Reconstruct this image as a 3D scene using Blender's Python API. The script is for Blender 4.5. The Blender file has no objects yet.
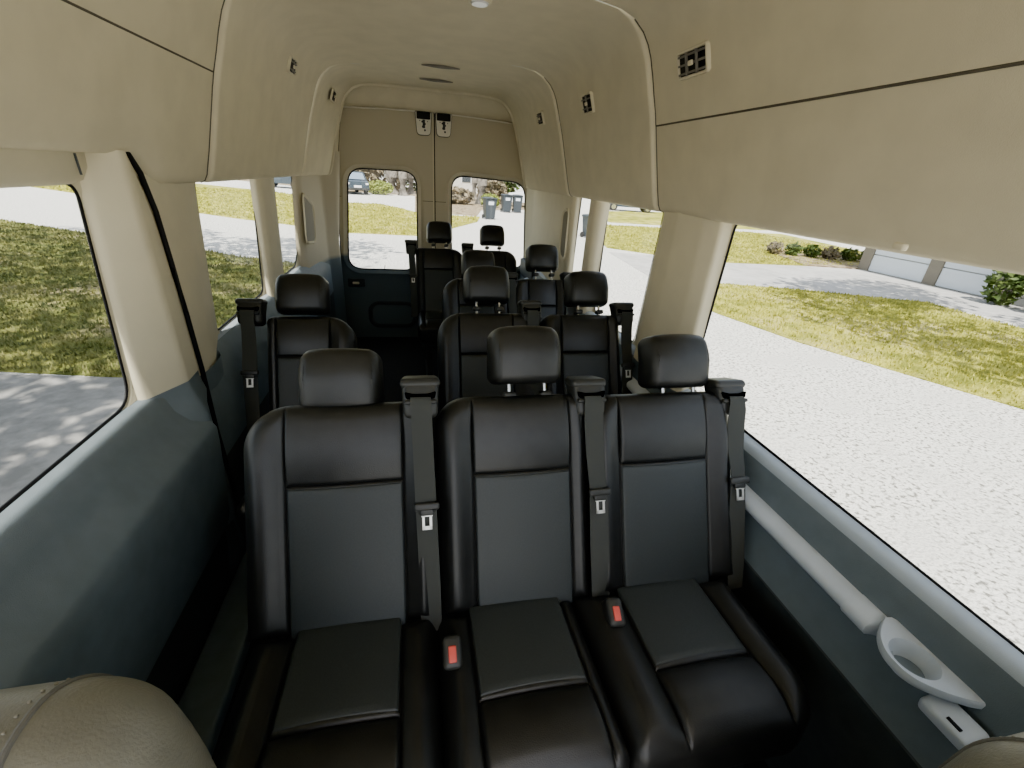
import bpy, math, random
from mathutils import Vector, Matrix
random.seed(7)
C = bpy.context.scene.collection
PI = math.pi
CX = 0.13            # centre line of the van
GZ = -0.65           # street level

# ------------------------------------------------------------------ materials
def mat(name, col, rough=0.6, spec=0.5, metal=0.0, noise=0.0, nscale=40, bump=0.0, bscale=300, col2=None, coat=0.0, bdist=0.002):
    m = bpy.data.materials.new(name); m.use_nodes = True
    nt = m.node_tree; b = nt.nodes['Principled BSDF']
    b.inputs['Base Color'].default_value = (*col, 1)
    b.inputs['Roughness'].default_value = rough
    b.inputs['Metallic'].default_value = metal
    b.inputs['Specular IOR Level'].default_value = spec
    b.inputs['Coat Weight'].default_value = coat
    tc = nt.nodes.new('ShaderNodeTexCoord')
    if noise > 0 or col2:
        n = nt.nodes.new('ShaderNodeTexNoise'); n.inputs['Scale'].default_value = nscale; n.inputs['Detail'].default_value = 6
        nt.links.new(tc.outputs['Object'], n.inputs['Vector'])
        r = nt.nodes.new('ShaderNodeValToRGB')
        c2 = col2 if col2 else tuple(max(0, c*(1-noise)) for c in col)
        r.color_ramp.elements[0].position = 0.35; r.color_ramp.elements[1].position = 0.65
        r.color_ramp.elements[0].color = (*c2, 1); r.color_ramp.elements[1].color = (*col, 1)
        nt.links.new(n.outputs['Fac'], r.inputs['Fac']); nt.links.new(r.outputs['Color'], b.inputs['Base Color'])
    if bump > 0:
        n2 = nt.nodes.new('ShaderNodeTexNoise'); n2.inputs['Scale'].default_value = bscale; n2.inputs['Detail'].default_value = 4
        nt.links.new(tc.outputs['Object'], n2.inputs['Vector'])
        bp = nt.nodes.new('ShaderNodeBump'); bp.inputs['Strength'].default_value = bump; bp.inputs['Distance'].default_value = bdist
        nt.links.new(n2.outputs['Fac'], bp.inputs['Height']); nt.links.new(bp.outputs['Normal'], b.inputs['Normal'])
    return m

M = {}
M['head'] = mat('headliner_fabric', (0.70, 0.635, 0.46), 0.95, 0.1, noise=0.07, nscale=9, bump=0.25, bscale=500)
M['beige'] = mat('beige_plastic', (0.70, 0.64, 0.47), 0.7, 0.3, noise=0.04, nscale=12, bump=0.15, bscale=500)
M['door_beige'] = mat('door_trim_beige', (0.54, 0.485, 0.355), 0.8, 0.2, noise=0.05, nscale=12, bump=0.15, bscale=500)
M['grey'] = mat('grey_plastic', (0.16, 0.195, 0.218), 0.55, 0.35, noise=0.10, nscale=18, bump=0.3, bscale=600)
M['ltgrey'] = mat('light_grey_plastic', (0.58, 0.635, 0.69), 0.5, 0.4, noise=0.05, nscale=20, bump=0.2, bscale=600)
M['midgrey'] = mat('sill_grey_plastic', (0.40, 0.455, 0.50), 0.5, 0.4, noise=0.06, nscale=20, bump=0.2, bscale=600)
M['dkgrey'] = mat('dark_grey_plastic', (0.07, 0.08, 0.085), 0.6, 0.3, noise=0.15, nscale=20, bump=0.3, bscale=500)
M['floor'] = mat('floor_vinyl', (0.035, 0.038, 0.04), 0.7, 0.25, noise=0.3, nscale=60, bump=0.2, bscale=300)
M['leather'] = mat('black_leather', (0.020, 0.0205, 0.020), 0.37, 0.48, noise=0.2, nscale=30, bump=0.35, bscale=450, bdist=0.0015)
M['insert'] = mat('perforated_black_leather', (0.040, 0.046, 0.047), 0.46, 0.42, noise=0.15, nscale=300, bump=0.5, bscale=900, bdist=0.001)
M['seatback'] = mat('grey_seat_back_shell', (0.035, 0.037, 0.038), 0.6, 0.3)
M['tan'] = mat('greyish_tan_leather', (0.19, 0.18, 0.14), 0.42, 0.45, noise=0.12, nscale=25, bump=0.35, bscale=350, bdist=0.002)
M['tan2'] = mat('greyish_tan_leather_side', (0.13, 0.125, 0.11), 0.5, 0.4, noise=0.12, nscale=25, bump=0.35, bscale=350, bdist=0.002)
M['stitch'] = mat('pale_stitching', (0.26, 0.24, 0.19), 0.8)
M['black'] = mat('black_rubber', (0.008, 0.008, 0.009), 0.55, 0.3)
M['bplastic'] = mat('black_plastic', (0.035, 0.036, 0.034), 0.42, 0.45, bump=0.2, bscale=400)
M['belt'] = mat('belt_webbing', (0.055, 0.058, 0.054), 0.75, 0.25, bump=0.6, bscale=900, bdist=0.001)
M['chrome'] = mat('brushed_chrome', (0.62, 0.62, 0.60), 0.22, 0.5, metal=1.0)
M['silver'] = mat('latch_tongue_steel', (0.85, 0.84, 0.80), 0.4, 0.5, metal=0.6)
M['void'] = mat('black_void', (0.002, 0.002, 0.002), 0.9, 0.0)
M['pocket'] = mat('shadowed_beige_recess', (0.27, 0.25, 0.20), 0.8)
M['red'] = mat('red_release_button', (0.72, 0.10, 0.08), 0.4, 0.5)
M['vent'] = mat('vent_grey', (0.17, 0.16, 0.14), 0.6)
M['seamdark'] = mat('dark_fabric_seam', (0.09, 0.08, 0.06), 0.9)
M['latchw'] = mat('off_white_latch_plate', (0.80, 0.76, 0.64), 0.5)
M['lens'] = mat('lamp_lens', (0.75, 0.77, 0.78), 0.2)
# --- glass
g = bpy.data.materials.new('window_glass'); g.use_nodes = True; nt = g.node_tree; nt.nodes.clear()
o_ = nt.nodes.new('ShaderNodeOutputMaterial'); mx = nt.nodes.new('ShaderNodeMixShader'); tr = nt.nodes.new('ShaderNodeBsdfTransparent'); gl = nt.nodes.new('ShaderNodeBsdfGlossy')
tr.inputs['Color'].default_value = (0.95, 0.97, 0.96, 1); gl.inputs['Roughness'].default_value = 0.02; mx.inputs['Fac'].default_value = 0.035
nt.links.new(tr.outputs[0], mx.inputs[1]); nt.links.new(gl.outputs[0], mx.inputs[2]); nt.links.new(mx.outputs[0], o_.inputs[0]); M['glass'] = g

# outdoors
def ground_mat(name, a, b2, s1, c3, s3, rough=0.9, bump=0.3, bs=30, bd=0.02, lo=0.38, hi=0.62):
    m = bpy.data.materials.new(name); m.use_nodes = True; nt = m.node_tree; b = nt.nodes['Principled BSDF']
    b.inputs['Roughness'].default_value = rough; b.inputs['Specular IOR Level'].default_value = 0.15
    tc = nt.nodes.new('ShaderNodeTexCoord')
    n1 = nt.nodes.new('ShaderNodeTexNoise'); n1.inputs['Scale'].default_value = s1; n1.inputs['Detail'].default_value = 8
    n2 = nt.nodes.new('ShaderNodeTexNoise'); n2.inputs['Scale'].default_value = s3; n2.inputs['Detail'].default_value = 5
    r1 = nt.nodes.new('ShaderNodeValToRGB'); r1.color_ramp.elements[0].position = lo; r1.color_ramp.elements[1].position = hi
    r1.color_ramp.elements[0].color = (*a, 1); r1.color_ramp.elements[1].color = (*b2, 1)
    r2 = nt.nodes.new('ShaderNodeValToRGB'); r2.color_ramp.elements[0].position = 0.5; r2.color_ramp.elements[1].position = 0.7
    r2.color_ramp.elements[0].color = (0, 0, 0, 1); r2.color_ramp.elements[1].color = (1, 1, 1, 1)
    mix = nt.nodes.new('ShaderNodeMixRGB'); mix.inputs[2].default_value = (*c3, 1)
    for n in (n1, n2): nt.links.new(tc.outputs['Object'], n.inputs['Vector'])
    nt.links.new(n1.outputs['Fac'], r1.inputs['Fac']); nt.links.new(n2.outputs['Fac'], r2.inputs['Fac'])
    nt.links.new(r1.outputs['Color'], mix.inputs[1]); nt.links.new(r2.outputs['Color'], mix.inputs[0]); nt.links.new(mix.outputs[0], b.inputs['Base Color'])
    bp = nt.nodes.new('ShaderNodeBump'); bp.inputs['Strength'].default_value = bump; bp.inputs['Distance'].default_value = bd
    n3 = nt.nodes.new('ShaderNodeTexNoise'); n3.inputs['Scale'].default_value = bs; n3.inputs['Detail'].default_value = 5
    nt.links.new(tc.outputs['Object'], n3.inputs['Vector']); nt.links.new(n3.outputs['Fac'], bp.inputs['Height']); nt.links.new(bp.outputs['Normal'], b.inputs['Normal'])
    return m
M['road'] = ground_mat('street_asphalt', (0.20, 0.195, 0.175), (0.72, 0.71, 0.66), 26, (0.60, 0.59, 0.55), 1.5, bump=0.8, bs=45, bd=0.03, lo=0.36, hi=0.50)
M['conc'] = ground_mat('driveway_concrete', (0.24, 0.235, 0.22), (0.34, 0.33, 0.31), 7, (0.38, 0.37, 0.35), 0.9, bump=0.2, bs=80, bd=0.01)
M['drive'] = ground_mat('pale_driveway', (0.38, 0.375, 0.36), (0.46, 0.45, 0.43), 4, (0.50, 0.49, 0.47), 0.5, bump=0.2, bs=50, bd=0.01)
M['grass'] = ground_mat('lawn_turf', (0.20, 0.21, 0.03), (0.44, 0.42, 0.08), 2.2, (0.50, 0.45, 0.16), 0.9, bump=1.0, bs=25, bd=0.06)
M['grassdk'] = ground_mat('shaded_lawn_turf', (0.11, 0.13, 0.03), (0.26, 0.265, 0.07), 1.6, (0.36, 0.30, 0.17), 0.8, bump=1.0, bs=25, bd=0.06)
M['blade'] = mat('grass_blades', (0.52, 0.49, 0.09), 0.7, 0.2, col2=(0.26, 0.27, 0.05), nscale=3)
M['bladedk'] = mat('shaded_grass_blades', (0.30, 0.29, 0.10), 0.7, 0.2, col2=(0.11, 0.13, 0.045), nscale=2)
M['mulch'] = ground_mat('leaf_litter', (0.14, 0.10, 0.06), (0.36, 0.29, 0.19), 3, (0.45, 0.40, 0.28), 5, bump=1, bs=20, bd=0.05)
M['bark'] = mat('grey_bark', (0.32, 0.29, 0.25), 0.9, 0.1, noise=0.6, nscale=3, bump=1.0, bscale=12, bdist=0.05)
M['leafA'] = mat('oak_leaves', (0.10, 0.14, 0.03), 0.6, 0.3, col2=(0.04, 0.07, 0.015), nscale=2)
M['leafB'] = mat('pale_bush_leaves', (0.34, 0.38, 0.08), 0.6, 0.3, col2=(0.15, 0.2, 0.04), nscale=3)
M['leafC'] = mat('dry_bush_leaves', (0.36, 0.30, 0.20), 0.7, 0.2, col2=(0.08, 0.07, 0.04), nscale=2)
M['bin'] = mat('bin_plastic', (0.035, 0.045, 0.055), 0.5, 0.4)
M['binlabel'] = mat('pale_bin_sticker', (0.6, 0.65, 0.7), 0.6)
M['carpaint'] = mat('dark_blue_grey_car_paint', (0.03, 0.045, 0.06), 0.25, 0.6, coat=0.5)
M['carglass'] = mat('car_windows', (0.20, 0.26, 0.33), 0.1, 0.8)
M['carwhite'] = mat('white_car_paint', (0.7, 0.72, 0.74), 0.3, 0.5)
M['plate'] = mat('licence_plate', (0.8, 0.8, 0.78), 0.5)
M['tyre'] = mat('tyre_rubber', (0.02, 0.02, 0.02), 0.8)
M['house'] = mat('house_stucco', (0.62, 0.60, 0.55), 0.9, 0.1, noise=0.08, nscale=3)
M['pillarwall'] = mat('brown_house_trim', (0.20, 0.18, 0.15), 0.9, 0.1)
M['gdoor'] = mat('garage_door_white', (0.62, 0.67, 0.72), 0.6, 0.3)
M['winpane'] = mat('dark_house_window', (0.05, 0.06, 0.07), 0.15, 0.6)
M['roof'] = mat('brown_shingles', (0.13, 0.11, 0.09), 0.9, 0.1, noise=0.3, nscale=20)

# ------------------------------------------------------------------ mesh builder
def quadround(P4, r, n=8):
    """rounded polygon from corner list (counter-clockwise)"""
    out = []
    k = len(P4)
    for i in range(k):
        p = Vector(P4[i]); a = (Vector(P4[i-1])-p); b2 = (Vector(P4[(i+1) % k])-p)
        rr = r[i] if isinstance(r, (list, tuple)) else r
        la, lb = a.length, b2.length; a.normalize(); b2.normalize()
        s_ = min(rr, la*0.45, lb*0.45); A = p+a*s_; B = p+b2*s_
        for j in range(n+1):
            t = j/n; out.append(tuple((1-t)**2*A+2*t*(1-t)*p+t*t*B))
    return out

class MB:
    def __init__(s): s.v = []; s.f = []; s.m = []
    def add(s, vs, fs, mi=0, T=None):
        o = len(s.v)
        s.v += [tuple(T @ Vector(v)) if T else tuple(v) for v in vs]
        for f in fs: s.f.append(tuple(i+o for i in f)); s.m.append(mi)
    def grid(s, rows, mi=0, closed=False, T=None, mfn=None):
        nr = len(rows); nc = len(rows[0]); vs = [p for r in rows for p in r]; o = len(s.v)
        s.v += [tuple(T @ Vector(v)) if T else tuple(v) for v in vs]
        for i in range(nr-1):
            for j in range(nc if closed else nc-1):
                k = (j+1) % nc
                s.f.append((o+i*nc+j, o+i*nc+k, o+(i+1)*nc+k, o+(i+1)*nc+j)); s.m.append(mfn(i, j) if mfn else mi)
    def rbox(s, c, d, r, mi=0, k=4, fn=None, T=None):
        """box of size d centred at c with rounded edges; fn deforms points (in box space -1..1 and position)"""
        h = [x/2 for x in d]; r = min(r, *[x*0.999 for x in h])
        def samp(hh):
            a = [-hh + r*(1-math.cos(PI/2*i/k)) for i in range(k+1)]
            n = max(1, min(10, int((2*hh-2*r)/0.03)+1)); mid = [(-hh+r) + (2*hh-2*r)*i/n for i in range(1, n)]
            return a + mid + [-x for x in reversed(a)]
        S = [samp(x) for x in h]
        def rnd(p):
            q = [max(-h[i]+r, min(h[i]-r, p[i])) for i in range(3)]; dd = [p[i]-q[i] for i in range(3)]
            L = math.sqrt(sum(x*x for x in dd)) or 1
            w = [q[i]+dd[i]/L*r if L > 1e-9 else p[i] for i in range(3)]
            if fn: w = fn(w)
            return (w[0]+c[0], w[1]+c[1], w[2]+c[2])
        for ax in range(3):
            u, v = (ax+1) % 3, (ax+2) % 3
            for sg in (-1, 1):
                rows = []
                for a in S[u]:
                    row = []
                    for b in (S[v] if sg > 0 else reversed(S[v])):
                        p = [0, 0, 0]; p[ax] = sg*h[ax]; p[u] = a; p[v] = b; row.append(rnd(p))
                    rows.append(row)
                s.grid(rows, mi, T=T)
    def box(s, a, b, mi=0, T=None):
        x0, y0, z0 = a; x1, y1, z1 = b
        s.add([(x0,y0,z0),(x1,y0,z0),(x1,y1,z0),(x0,y1,z0),(x0,y0,z1),(x1,y0,z1),(x1,y1,z1),(x0,y1,z1)],
              [(0,3,2,1),(4,5,6,7),(0,1,5,4),(1,2,6,5),(2,3,7,6),(3,0,4,7)], mi, T)
    def tube(s, pts, r, mi=0, n=10, caps=True, T=None):
        pts = [Vector(p) for p in pts]; rr = r if isinstance(r, (list, tuple)) else [r]*len(pts); rows = []
        up = Vector((0, 0, 1))
        for i, p in enumerate(pts):
            t = (pts[min(i+1, len(pts)-1)] - pts[max(i-1, 0)]).normalized()
            a = t.cross(up)
            if a.length < 0.05: a = t.cross(Vector((1, 0, 0)))
            a.normalize(); b = t.cross(a)
            rows.append([tuple(p + a*math.cos(2*PI*j/n)*rr[i] + b*math.sin(2*PI*j/n)*rr[i]) for j in range(n)])
        s.grid(rows, mi, closed=True, T=T)
        if caps:
            s.add(rows[0], [tuple(range(n))], mi, T); s.add(rows[-1], [tuple(reversed(range(n)))], mi, T)
    def prism(s, poly, fn, t0, t1, mi=0):
        """poly of 2D points, fn(a,b,t)->xyz"""
        n = len(poly)
        A = [fn(a, b, t0) for a, b in poly]; B = [fn(a, b, t1) for a, b in poly]
        s.add(A+B, [tuple(reversed(range(n))), tuple(range(n, 2*n))] + [(i, (i+1) % n, n+(i+1) % n, n+i) for i in range(n)], mi)
    def build(s, name, mats, parent=None, loc=(0,0,0), rot=(0,0,0), smooth=True, ang=40, kind=None, label=None, cat=None, group=None, merge=True):
        me = bpy.data.meshes.new(name); me.from_pydata(s.v, [], s.f); me.update()
        if not isinstance(mats, (list, tuple)): mats = [mats]
        for m in mats: me.materials.append(M[m] if isinstance(m, str) else m)
        me.polygons.foreach_set('material_index', s.m)
        if merge:
            import bmesh
            bm = bmesh.new(); bm.from_mesh(me); bmesh.ops.remove_doubles(bm, verts=bm.verts, dist=1e-5)
            bmesh.ops.recalc_face_normals(bm, faces=bm.faces); bm.to_mesh(me); bm.free()
        if smooth:
            me.polygons.foreach_set('use_smooth', [True]*len(me.polygons))
            try: me.set_sharp_from_angle(angle=math.radians(ang))
            except Exception: pass
        o = bpy.data.objects.new(name, me); C.objects.link(o); o.location = loc; o.rotation_euler = rot
        if parent: o.parent = parent
        if kind: o['kind'] = kind
        if label: o['label'] = label
        if cat: o['category'] = cat
        if group: o['group'] = group
        return o

def thing(name, label, cat, loc=(0,0,0), rot=(0,0,0), group=None):
    o = bpy.data.objects.new(name, None); C.objects.link(o); o.empty_display_size = 0.05
    o.location = loc; o.rotation_euler = rot; o['label'] = label; o['category'] = cat
    if group: o['group'] = group
    return o
def copy_tree(o, parent=None):
    c = o.copy(); C.objects.link(c)
    if parent: c.parent = parent
    for ch in [k for k in o.children]: copy_tree(ch, c)
    return c
def smooth01(x): x = max(0, min(1, x)); return x*x*(3-2*x)

# ------------------------------------------------------------------ seat pads
def pad(mb, x0, x1, H, T, r, RL, RR, seams=(), sseams=(), hfun=None, mi=0, k=6, step=0.02, Rb=0.0, gd=0.006, gw=0.003):
    """upholstered pad: local x across, z along its length (0..H), y = depth (front at 0, back at T)"""
    xs = set()
    for i in range(k+1):
        a = r*(1-math.cos(PI/2*i/k)); xs.add(round(x0+a, 5)); xs.add(round(x1-a, 5))
    for R, e, sg in ((RL, x0, 1), (RR, x1, -1)):
        for i in range(1, 8): xs.add(round(e+sg*R*(1-math.cos(PI/2*i/7)), 5))
    for q in seams:
        for d in (-2.5, -1.2, -0.5, 0, 0.5, 1.2, 2.5): xs.add(round(q+d*gw, 5))
    n = int((x1-x0)/step)
    for i in range(1, n): xs.add(round(x0+(x1-x0)*i/n, 5))
    xs = sorted(x for x in xs if x0-1e-6 <= x <= x1+1e-6)
    f = [xs[0]]
    for x in xs[1:]:
        if x-f[-1] > 0.0008: f.append(x)
    xs = f
    ss = set()
    for i in range(k+1):
        a = r*(1-math.cos(PI/2*i/k)); ss.add(round(a, 5)); ss.add(round(H-a, 5))
    for q in sseams:
        for d in (-2.5, -1.2, -0.5, 0, 0.5, 1.2, 2.5): ss.add(round(q+d*gw, 5))
    n = int(H/step)
    for i in range(1, n): ss.add(round(H*i/n, 5))
    ss = sorted(ss); f = [ss[0]]
    for x in ss[1:]:
        if x-f[-1] > 0.0008: f.append(x)
    ss = f
    def top(x):
        d = 0
        if RL > 0 and x < x0+RL: d = RL-math.sqrt(max(0, RL*RL-(x0+RL-x)**2))
        if RR > 0 and x > x1-RR: d = max(d, RR-math.sqrt(max(0, RR*RR-(x-x1+RR)**2)))
        return H-d
    def bot(x):
        d = 0
        if Rb > 0:
            if x < x0+Rb: d = Rb-math.sqrt(max(0, Rb*Rb-(x0+Rb-x)**2))
            if x > x1-Rb: d = max(d, Rb-math.sqrt(max(0, Rb*Rb-(x-x1+Rb)**2)))
        return d
    def edge(x, s):
        def cor(dx, dt, R):
            if dx < R and dt < R: return R-math.hypot(R-dx, R-dt)
            return min(dx, dt)
        return max(0, min(cor(x-x0, H-s, RL), cor(x1-x, H-s, RR), cor(x-x0, s, Rb), cor(x1-x, s, Rb)))
    def rd(e): return r-math.sqrt(max(0, r*r-(r-min(r, e))**2))
    F = []; B = []
    for s in ss:
        fr = []; br = []
        for x in xs:
            t = bot(x)+(top(x)-bot(x))*s/H; e = edge(x, t)
            h = (hfun(x, t) if hfun else 0)*smooth01(e/(r*1.2))
            gr = 0
            for q in seams:
                if len(sseams) == 0 or True: gr = max(gr, math.exp(-((x-q)/gw)**2))
            for q in sseams: gr = max(gr, math.exp(-((t-q)/gw)**2)*(1 if (not seams or min(seams) <= x <= max(seams)) else 0))
            fr.append((x, rd(e)-h+gd*gr*smooth01(e/r*2), t)); br.append((x, T-rd(e), t))
        F.append(fr); B.append(br)
    mb.grid(F, mi); mb.grid([list(reversed(r_)) for r_ in B], mi)
    # sides
    mb.grid([[r_[0] for r_ in B], [r_[0] for r_ in F]], mi); mb.grid([[r_[-1] for r_ in F], [r_[-1] for r_ in B]], mi)
    mb.grid([F[0], B[0]], mi); mb.grid([B[-1], F[-1]], mi)

REC = math.radians(26)
def rp(y0, z0, x, d, s):   # seat-back space -> world
    return (x, y0+s*math.sin(REC)+d*math.cos(REC), z0+s*math.cos(REC)-d*math.sin(REC))

def headrest(parent, cx, s0, chrome=True, low=False, w=0.212, scale=1.0):
    # local frame of the bench: rotated child; x across, y depth, z along the back
    mb = MB()
    W, Dp, Hh = w, 0.10, 0.165
    def fn(p):
        x, y, z = p
        fz = (z/(Hh/2)); fy = (y/(Dp/2))
        x *= 1 - 0.10*max(0, -fy) - 0.05*max(0, fz)**2     # front face narrower
        y += 0.014*(x/(W/2))**2 + 0.018*max(0, fz)**2 + 0.012*max(0, -fz)
        if fz > 0: z -= 0.012*(abs(x)/(W/2))**3
        return [x, y, z]
    mb.rbox((0, 0, 0), (W, Dp, Hh), 0.026, 0, 6, fn)
    h = mb.build('headrest', 'leather', parent, loc=(cx, 0.055, s0+Hh/2))
    # side seams piping
    for sg in (-1, 1):
        m2 = MB(); pts = []
        for i in range(15):
            a = -PI/2 + PI*i/14
            z = (Hh/2-0.010)*math.sin(a); 
            y = -Dp/2 + 0.004 + 0.030*(1-math.cos(a*0.98)**0.6 if math.cos(a*0.98) > 0 else 1)
            x = sg*(W/2-0.024 - 0.004*abs(math.sin(a))**3)
            y += 0.014*(x/(W/2))**2 + 0.018*max(0, z/(Hh/2))**2 + 0.012*max(0, -z/(Hh/2))
            pts.append((x, y-0.001, z))
        m2.tube(pts, 0.0018, 0, 6); m2.build('seam', 'leather', h)
    if not low:
        for sg in (-1, 1):
            m3 = MB(); m3.tube([(cx+sg*0.052, 0.055, s0-0.075), (cx+sg*0.052, 0.055, s0+0.03)], 0.0055, 0, 12)
            m3.build('headrest_post', 'chrome', parent, label='chrome headrest post')
            m4 = MB(); m4.rbox((cx+sg*0.052, 0.05, s0-0.031), (0.036, 0.032, 0.02), 0.008, 0, 3)
            m4.build('post_collar', 'bplastic', parent)
    return h

def belt_tower(parent, cx, s, side=1, tongue_s=0.31, d0=0.0):
    """belt guide housing on the shoulder of the seat with webbing and tongue"""
    mb = MB()
    def fn(p):
        x, y, z = p
        x *= 1 + 0.06*(z/0.05); y += 0.010*max(0, z/0.05)
        return [x, y, z]
    mb.rbox((0, 0, 0), (0.092, 0.080, 0.105), 0.018, 0, 5, fn)
    hs = mb.build('belt_guide', 'bplastic', parent, loc=(cx, 0.028+d0, s))
    m = MB(); m.rbox((0, 0.010, 0.045), (0.104, 0.088, 0.026), 0.014, 0, 5, lambda p: [p[0]*(1-0.12*max(0, p[1]/0.046)), p[1], p[2]+0.006*(p[1]/0.046)]); m.build('guide_cap', 'bplastic', hs)
    m = MB(); S0 = quadround([(-0.036, 0.000), (0.036, 0.000), (0.040, 0.019), (0.018, 0.013), (-0.018, 0.013), (-0.040, 0.019)], 0.005, 4)
    m.prism(S0, lambda a, b, c: (a, c, b), -0.0432, -0.034); m.build('slot', 'void', hs, smooth=False)
    m = MB(); m.rbox((0, -0.041, -0.008), (0.084, 0.018, 0.012), 0.006, 0, 4); m.build('guide_lip', 'bplastic', hs)
    w = 0.026
    path = [(s+0.006, -0.008), (s+0.004, -0.022), (s-0.006, -0.028), (s-0.035, -0.027), (s-0.08, -0.020), (s-0.16, -0.018), (tongue_s+0.01, -0.028), (tongue_s-0.02, -0.026), (0.16, -0.018), (0.06, -0.014), (-0.02, -0.008)]
    m = MB(); rows = []; rows2 = []
    for i, (ss, dd) in enumerate(path):
        sh = side*0.012*min(1, max(0, (s-ss)/0.5)); tw = 0.004*math.sin(i*1.3)
        rows.append([(cx-w+sh, dd-tw+d0, ss), (cx+sh, dd-0.001+d0, ss), (cx+w+sh, dd+tw+d0, ss)])
        rows2.append([(cx-w+sh, dd-tw+0.0022+d0, ss), (cx+sh, dd+0.0012+d0, ss), (cx+w+sh, dd+tw+0.0022+d0, ss)])
    m.grid(rows); m.grid([list(reversed(r_)) for r_ in rows2])
    m.grid([[r_[0] for r_ in rows2], [r_[0] for r_ in rows]]); m.grid([[r_[-1] for r_ in rows], [r_[-1] for r_ in rows2]])
    b = m.build('seat_belt', 'belt', parent)
    tx = cx+side*0.008
    m = MB(); m.rbox((tx, -0.034+d0, tongue_s), (0.064, 0.016, 0.020), 0.006, 0, 3); m.rbox((tx, -0.034+d0, tongue_s-0.013), (0.036, 0.012, 0.020), 0.005, 0, 3)
    tg = m.build('belt_tongue', 'bplastic', b)
    m = MB(); y = -0.036+d0; z1 = tongue_s-0.018; z0 = tongue_s-0.058
    for a, c in (((tx-0.012, z0), (tx-0.006, z1)), ((tx+0.006, z0), (tx+0.012, z1)), ((tx-0.012, z0), (tx+0.012, z0+0.009)), ((tx-0.014, z1-0.007), (tx+0.014, z1))):
        m.box((a[0], y-0.001, a[1]), (c[0], y+0.0015, c[1]))
    m.build('tongue_plate', 'silver', tg, label='silver metal latch plate', smooth=False)

def seat_back(parent, x0, x1, p0, p1, H, RL, RR, seam_s=0.375, T=0.11):
    def h(x, s):
        L = smooth01((p0-x)/0.05) if x < p0 else 0
        R_ = smooth01((x-p1)/0.05) if x > p1 else 0
        low = 1-smooth01((s-0.42)/0.12)
        v = 0.020*max(L, R_)*(0.45+0.55*low)
        if p0 < x < p1:
            u = (x-p0)/(p1-p0); v += 0.006*math.sin(PI*u)*(1 if s > seam_s else 0.5)
            if s > seam_s: v += 0.008*math.sin(PI*min(1, max(0, (s-seam_s)/(H-0.03-seam_s))))
        return v
    mb = MB(); pad(mb, x0, x1, H, T, 0.034, RL, RR, seams=(p0, p1), sseams=(seam_s,), hfun=h)
    b = mb.build('backrest', 'leather', parent)
    m = MB(); pad(m, p0+0.003, p1-0.003, seam_s-0.006, 0.02, 0.006, 0.004, 0.004, hfun=lambda x, s: 0.004*math.sin(PI*(x-p0)/(p1-p0)))
    m.build('backrest_insert', 'insert', b, loc=(0, -0.003, 0), label='perforated charcoal leather insert')
    return b

def cushion(parent, yc, zc, x0, x1, p0, p1, Dp=0.40, T=0.15, front_seam=0.240, rl=0.05, rr=0.05, seamfix=True):
    """x across; length runs forward from the crease; depth runs down"""
    def h(x, s):
        v = 0
        if x < p0: v = 0.016*smooth01((p0-x)/0.045)
        elif x > p1: v = 0.016*smooth01((x-p1)/0.045)
        else:
            v = 0.006*math.sin(PI*(x-p0)/(p1-p0))
            if s > front_seam: v += 0.012*math.sin(PI*min(1, (s-front_seam)/(Dp-front_seam)))
        v -= 0.05*max(0, (s-0.30)/0.10)**2*0.35
        return v
    mb = MB(); pad(mb, x0, x1, Dp, T, 0.045, rl, rr, seams=(p0, p1), sseams=(front_seam,), hfun=h, k=7, gw=0.0035, gd=0.008)
    rot = (PI/2, 0, 0)   # local z -> -y (forward), local y -> up?  fixed below
    # rotate so that local z -> -y and local y(depth) -> -z
    R = Matrix(((1, 0, 0), (0, 0, -1), (0, -1, 0)))
    me_v = [tuple(R @ Vector(v)) for v in mb.v]; mb.v = me_v
    c = mb.build('seat_cushion', 'leather', parent, loc=(0, yc, zc), rot=(math.radians(-3), 0, 0))
    m = MB(); pad(m, p0+0.004, p1-0.004, front_seam-0.008, 0.02, 0.007, 0.004, 0.004, hfun=lambda x, s: 0.005*math.sin(PI*(x-p0)/(p1-p0)))
    m.v = [tuple(R @ Vector(v)) for v in m.v]
    m.build('cushion_insert', 'insert', c, loc=(0, 0, 0.0035), label='perforated charcoal leather insert')
    return c

def buckle(parent, x, y, z, rz=0.0):
    m = MB(); m.rbox((0, 0, 0), (0.044, 0.070, 0.07), 0.012, 0, 4)
    b = m.build('belt_buckle', 'bplastic', parent, loc=(x, y, z), rot=(math.radians(28), 0, rz))
    m = MB(); m.rbox((0, -0.006, 0.035), (0.018, 0.034, 0.010), 0.003, 0, 3)
    m.build('release_button', 'red', b, label='red release button')

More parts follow.
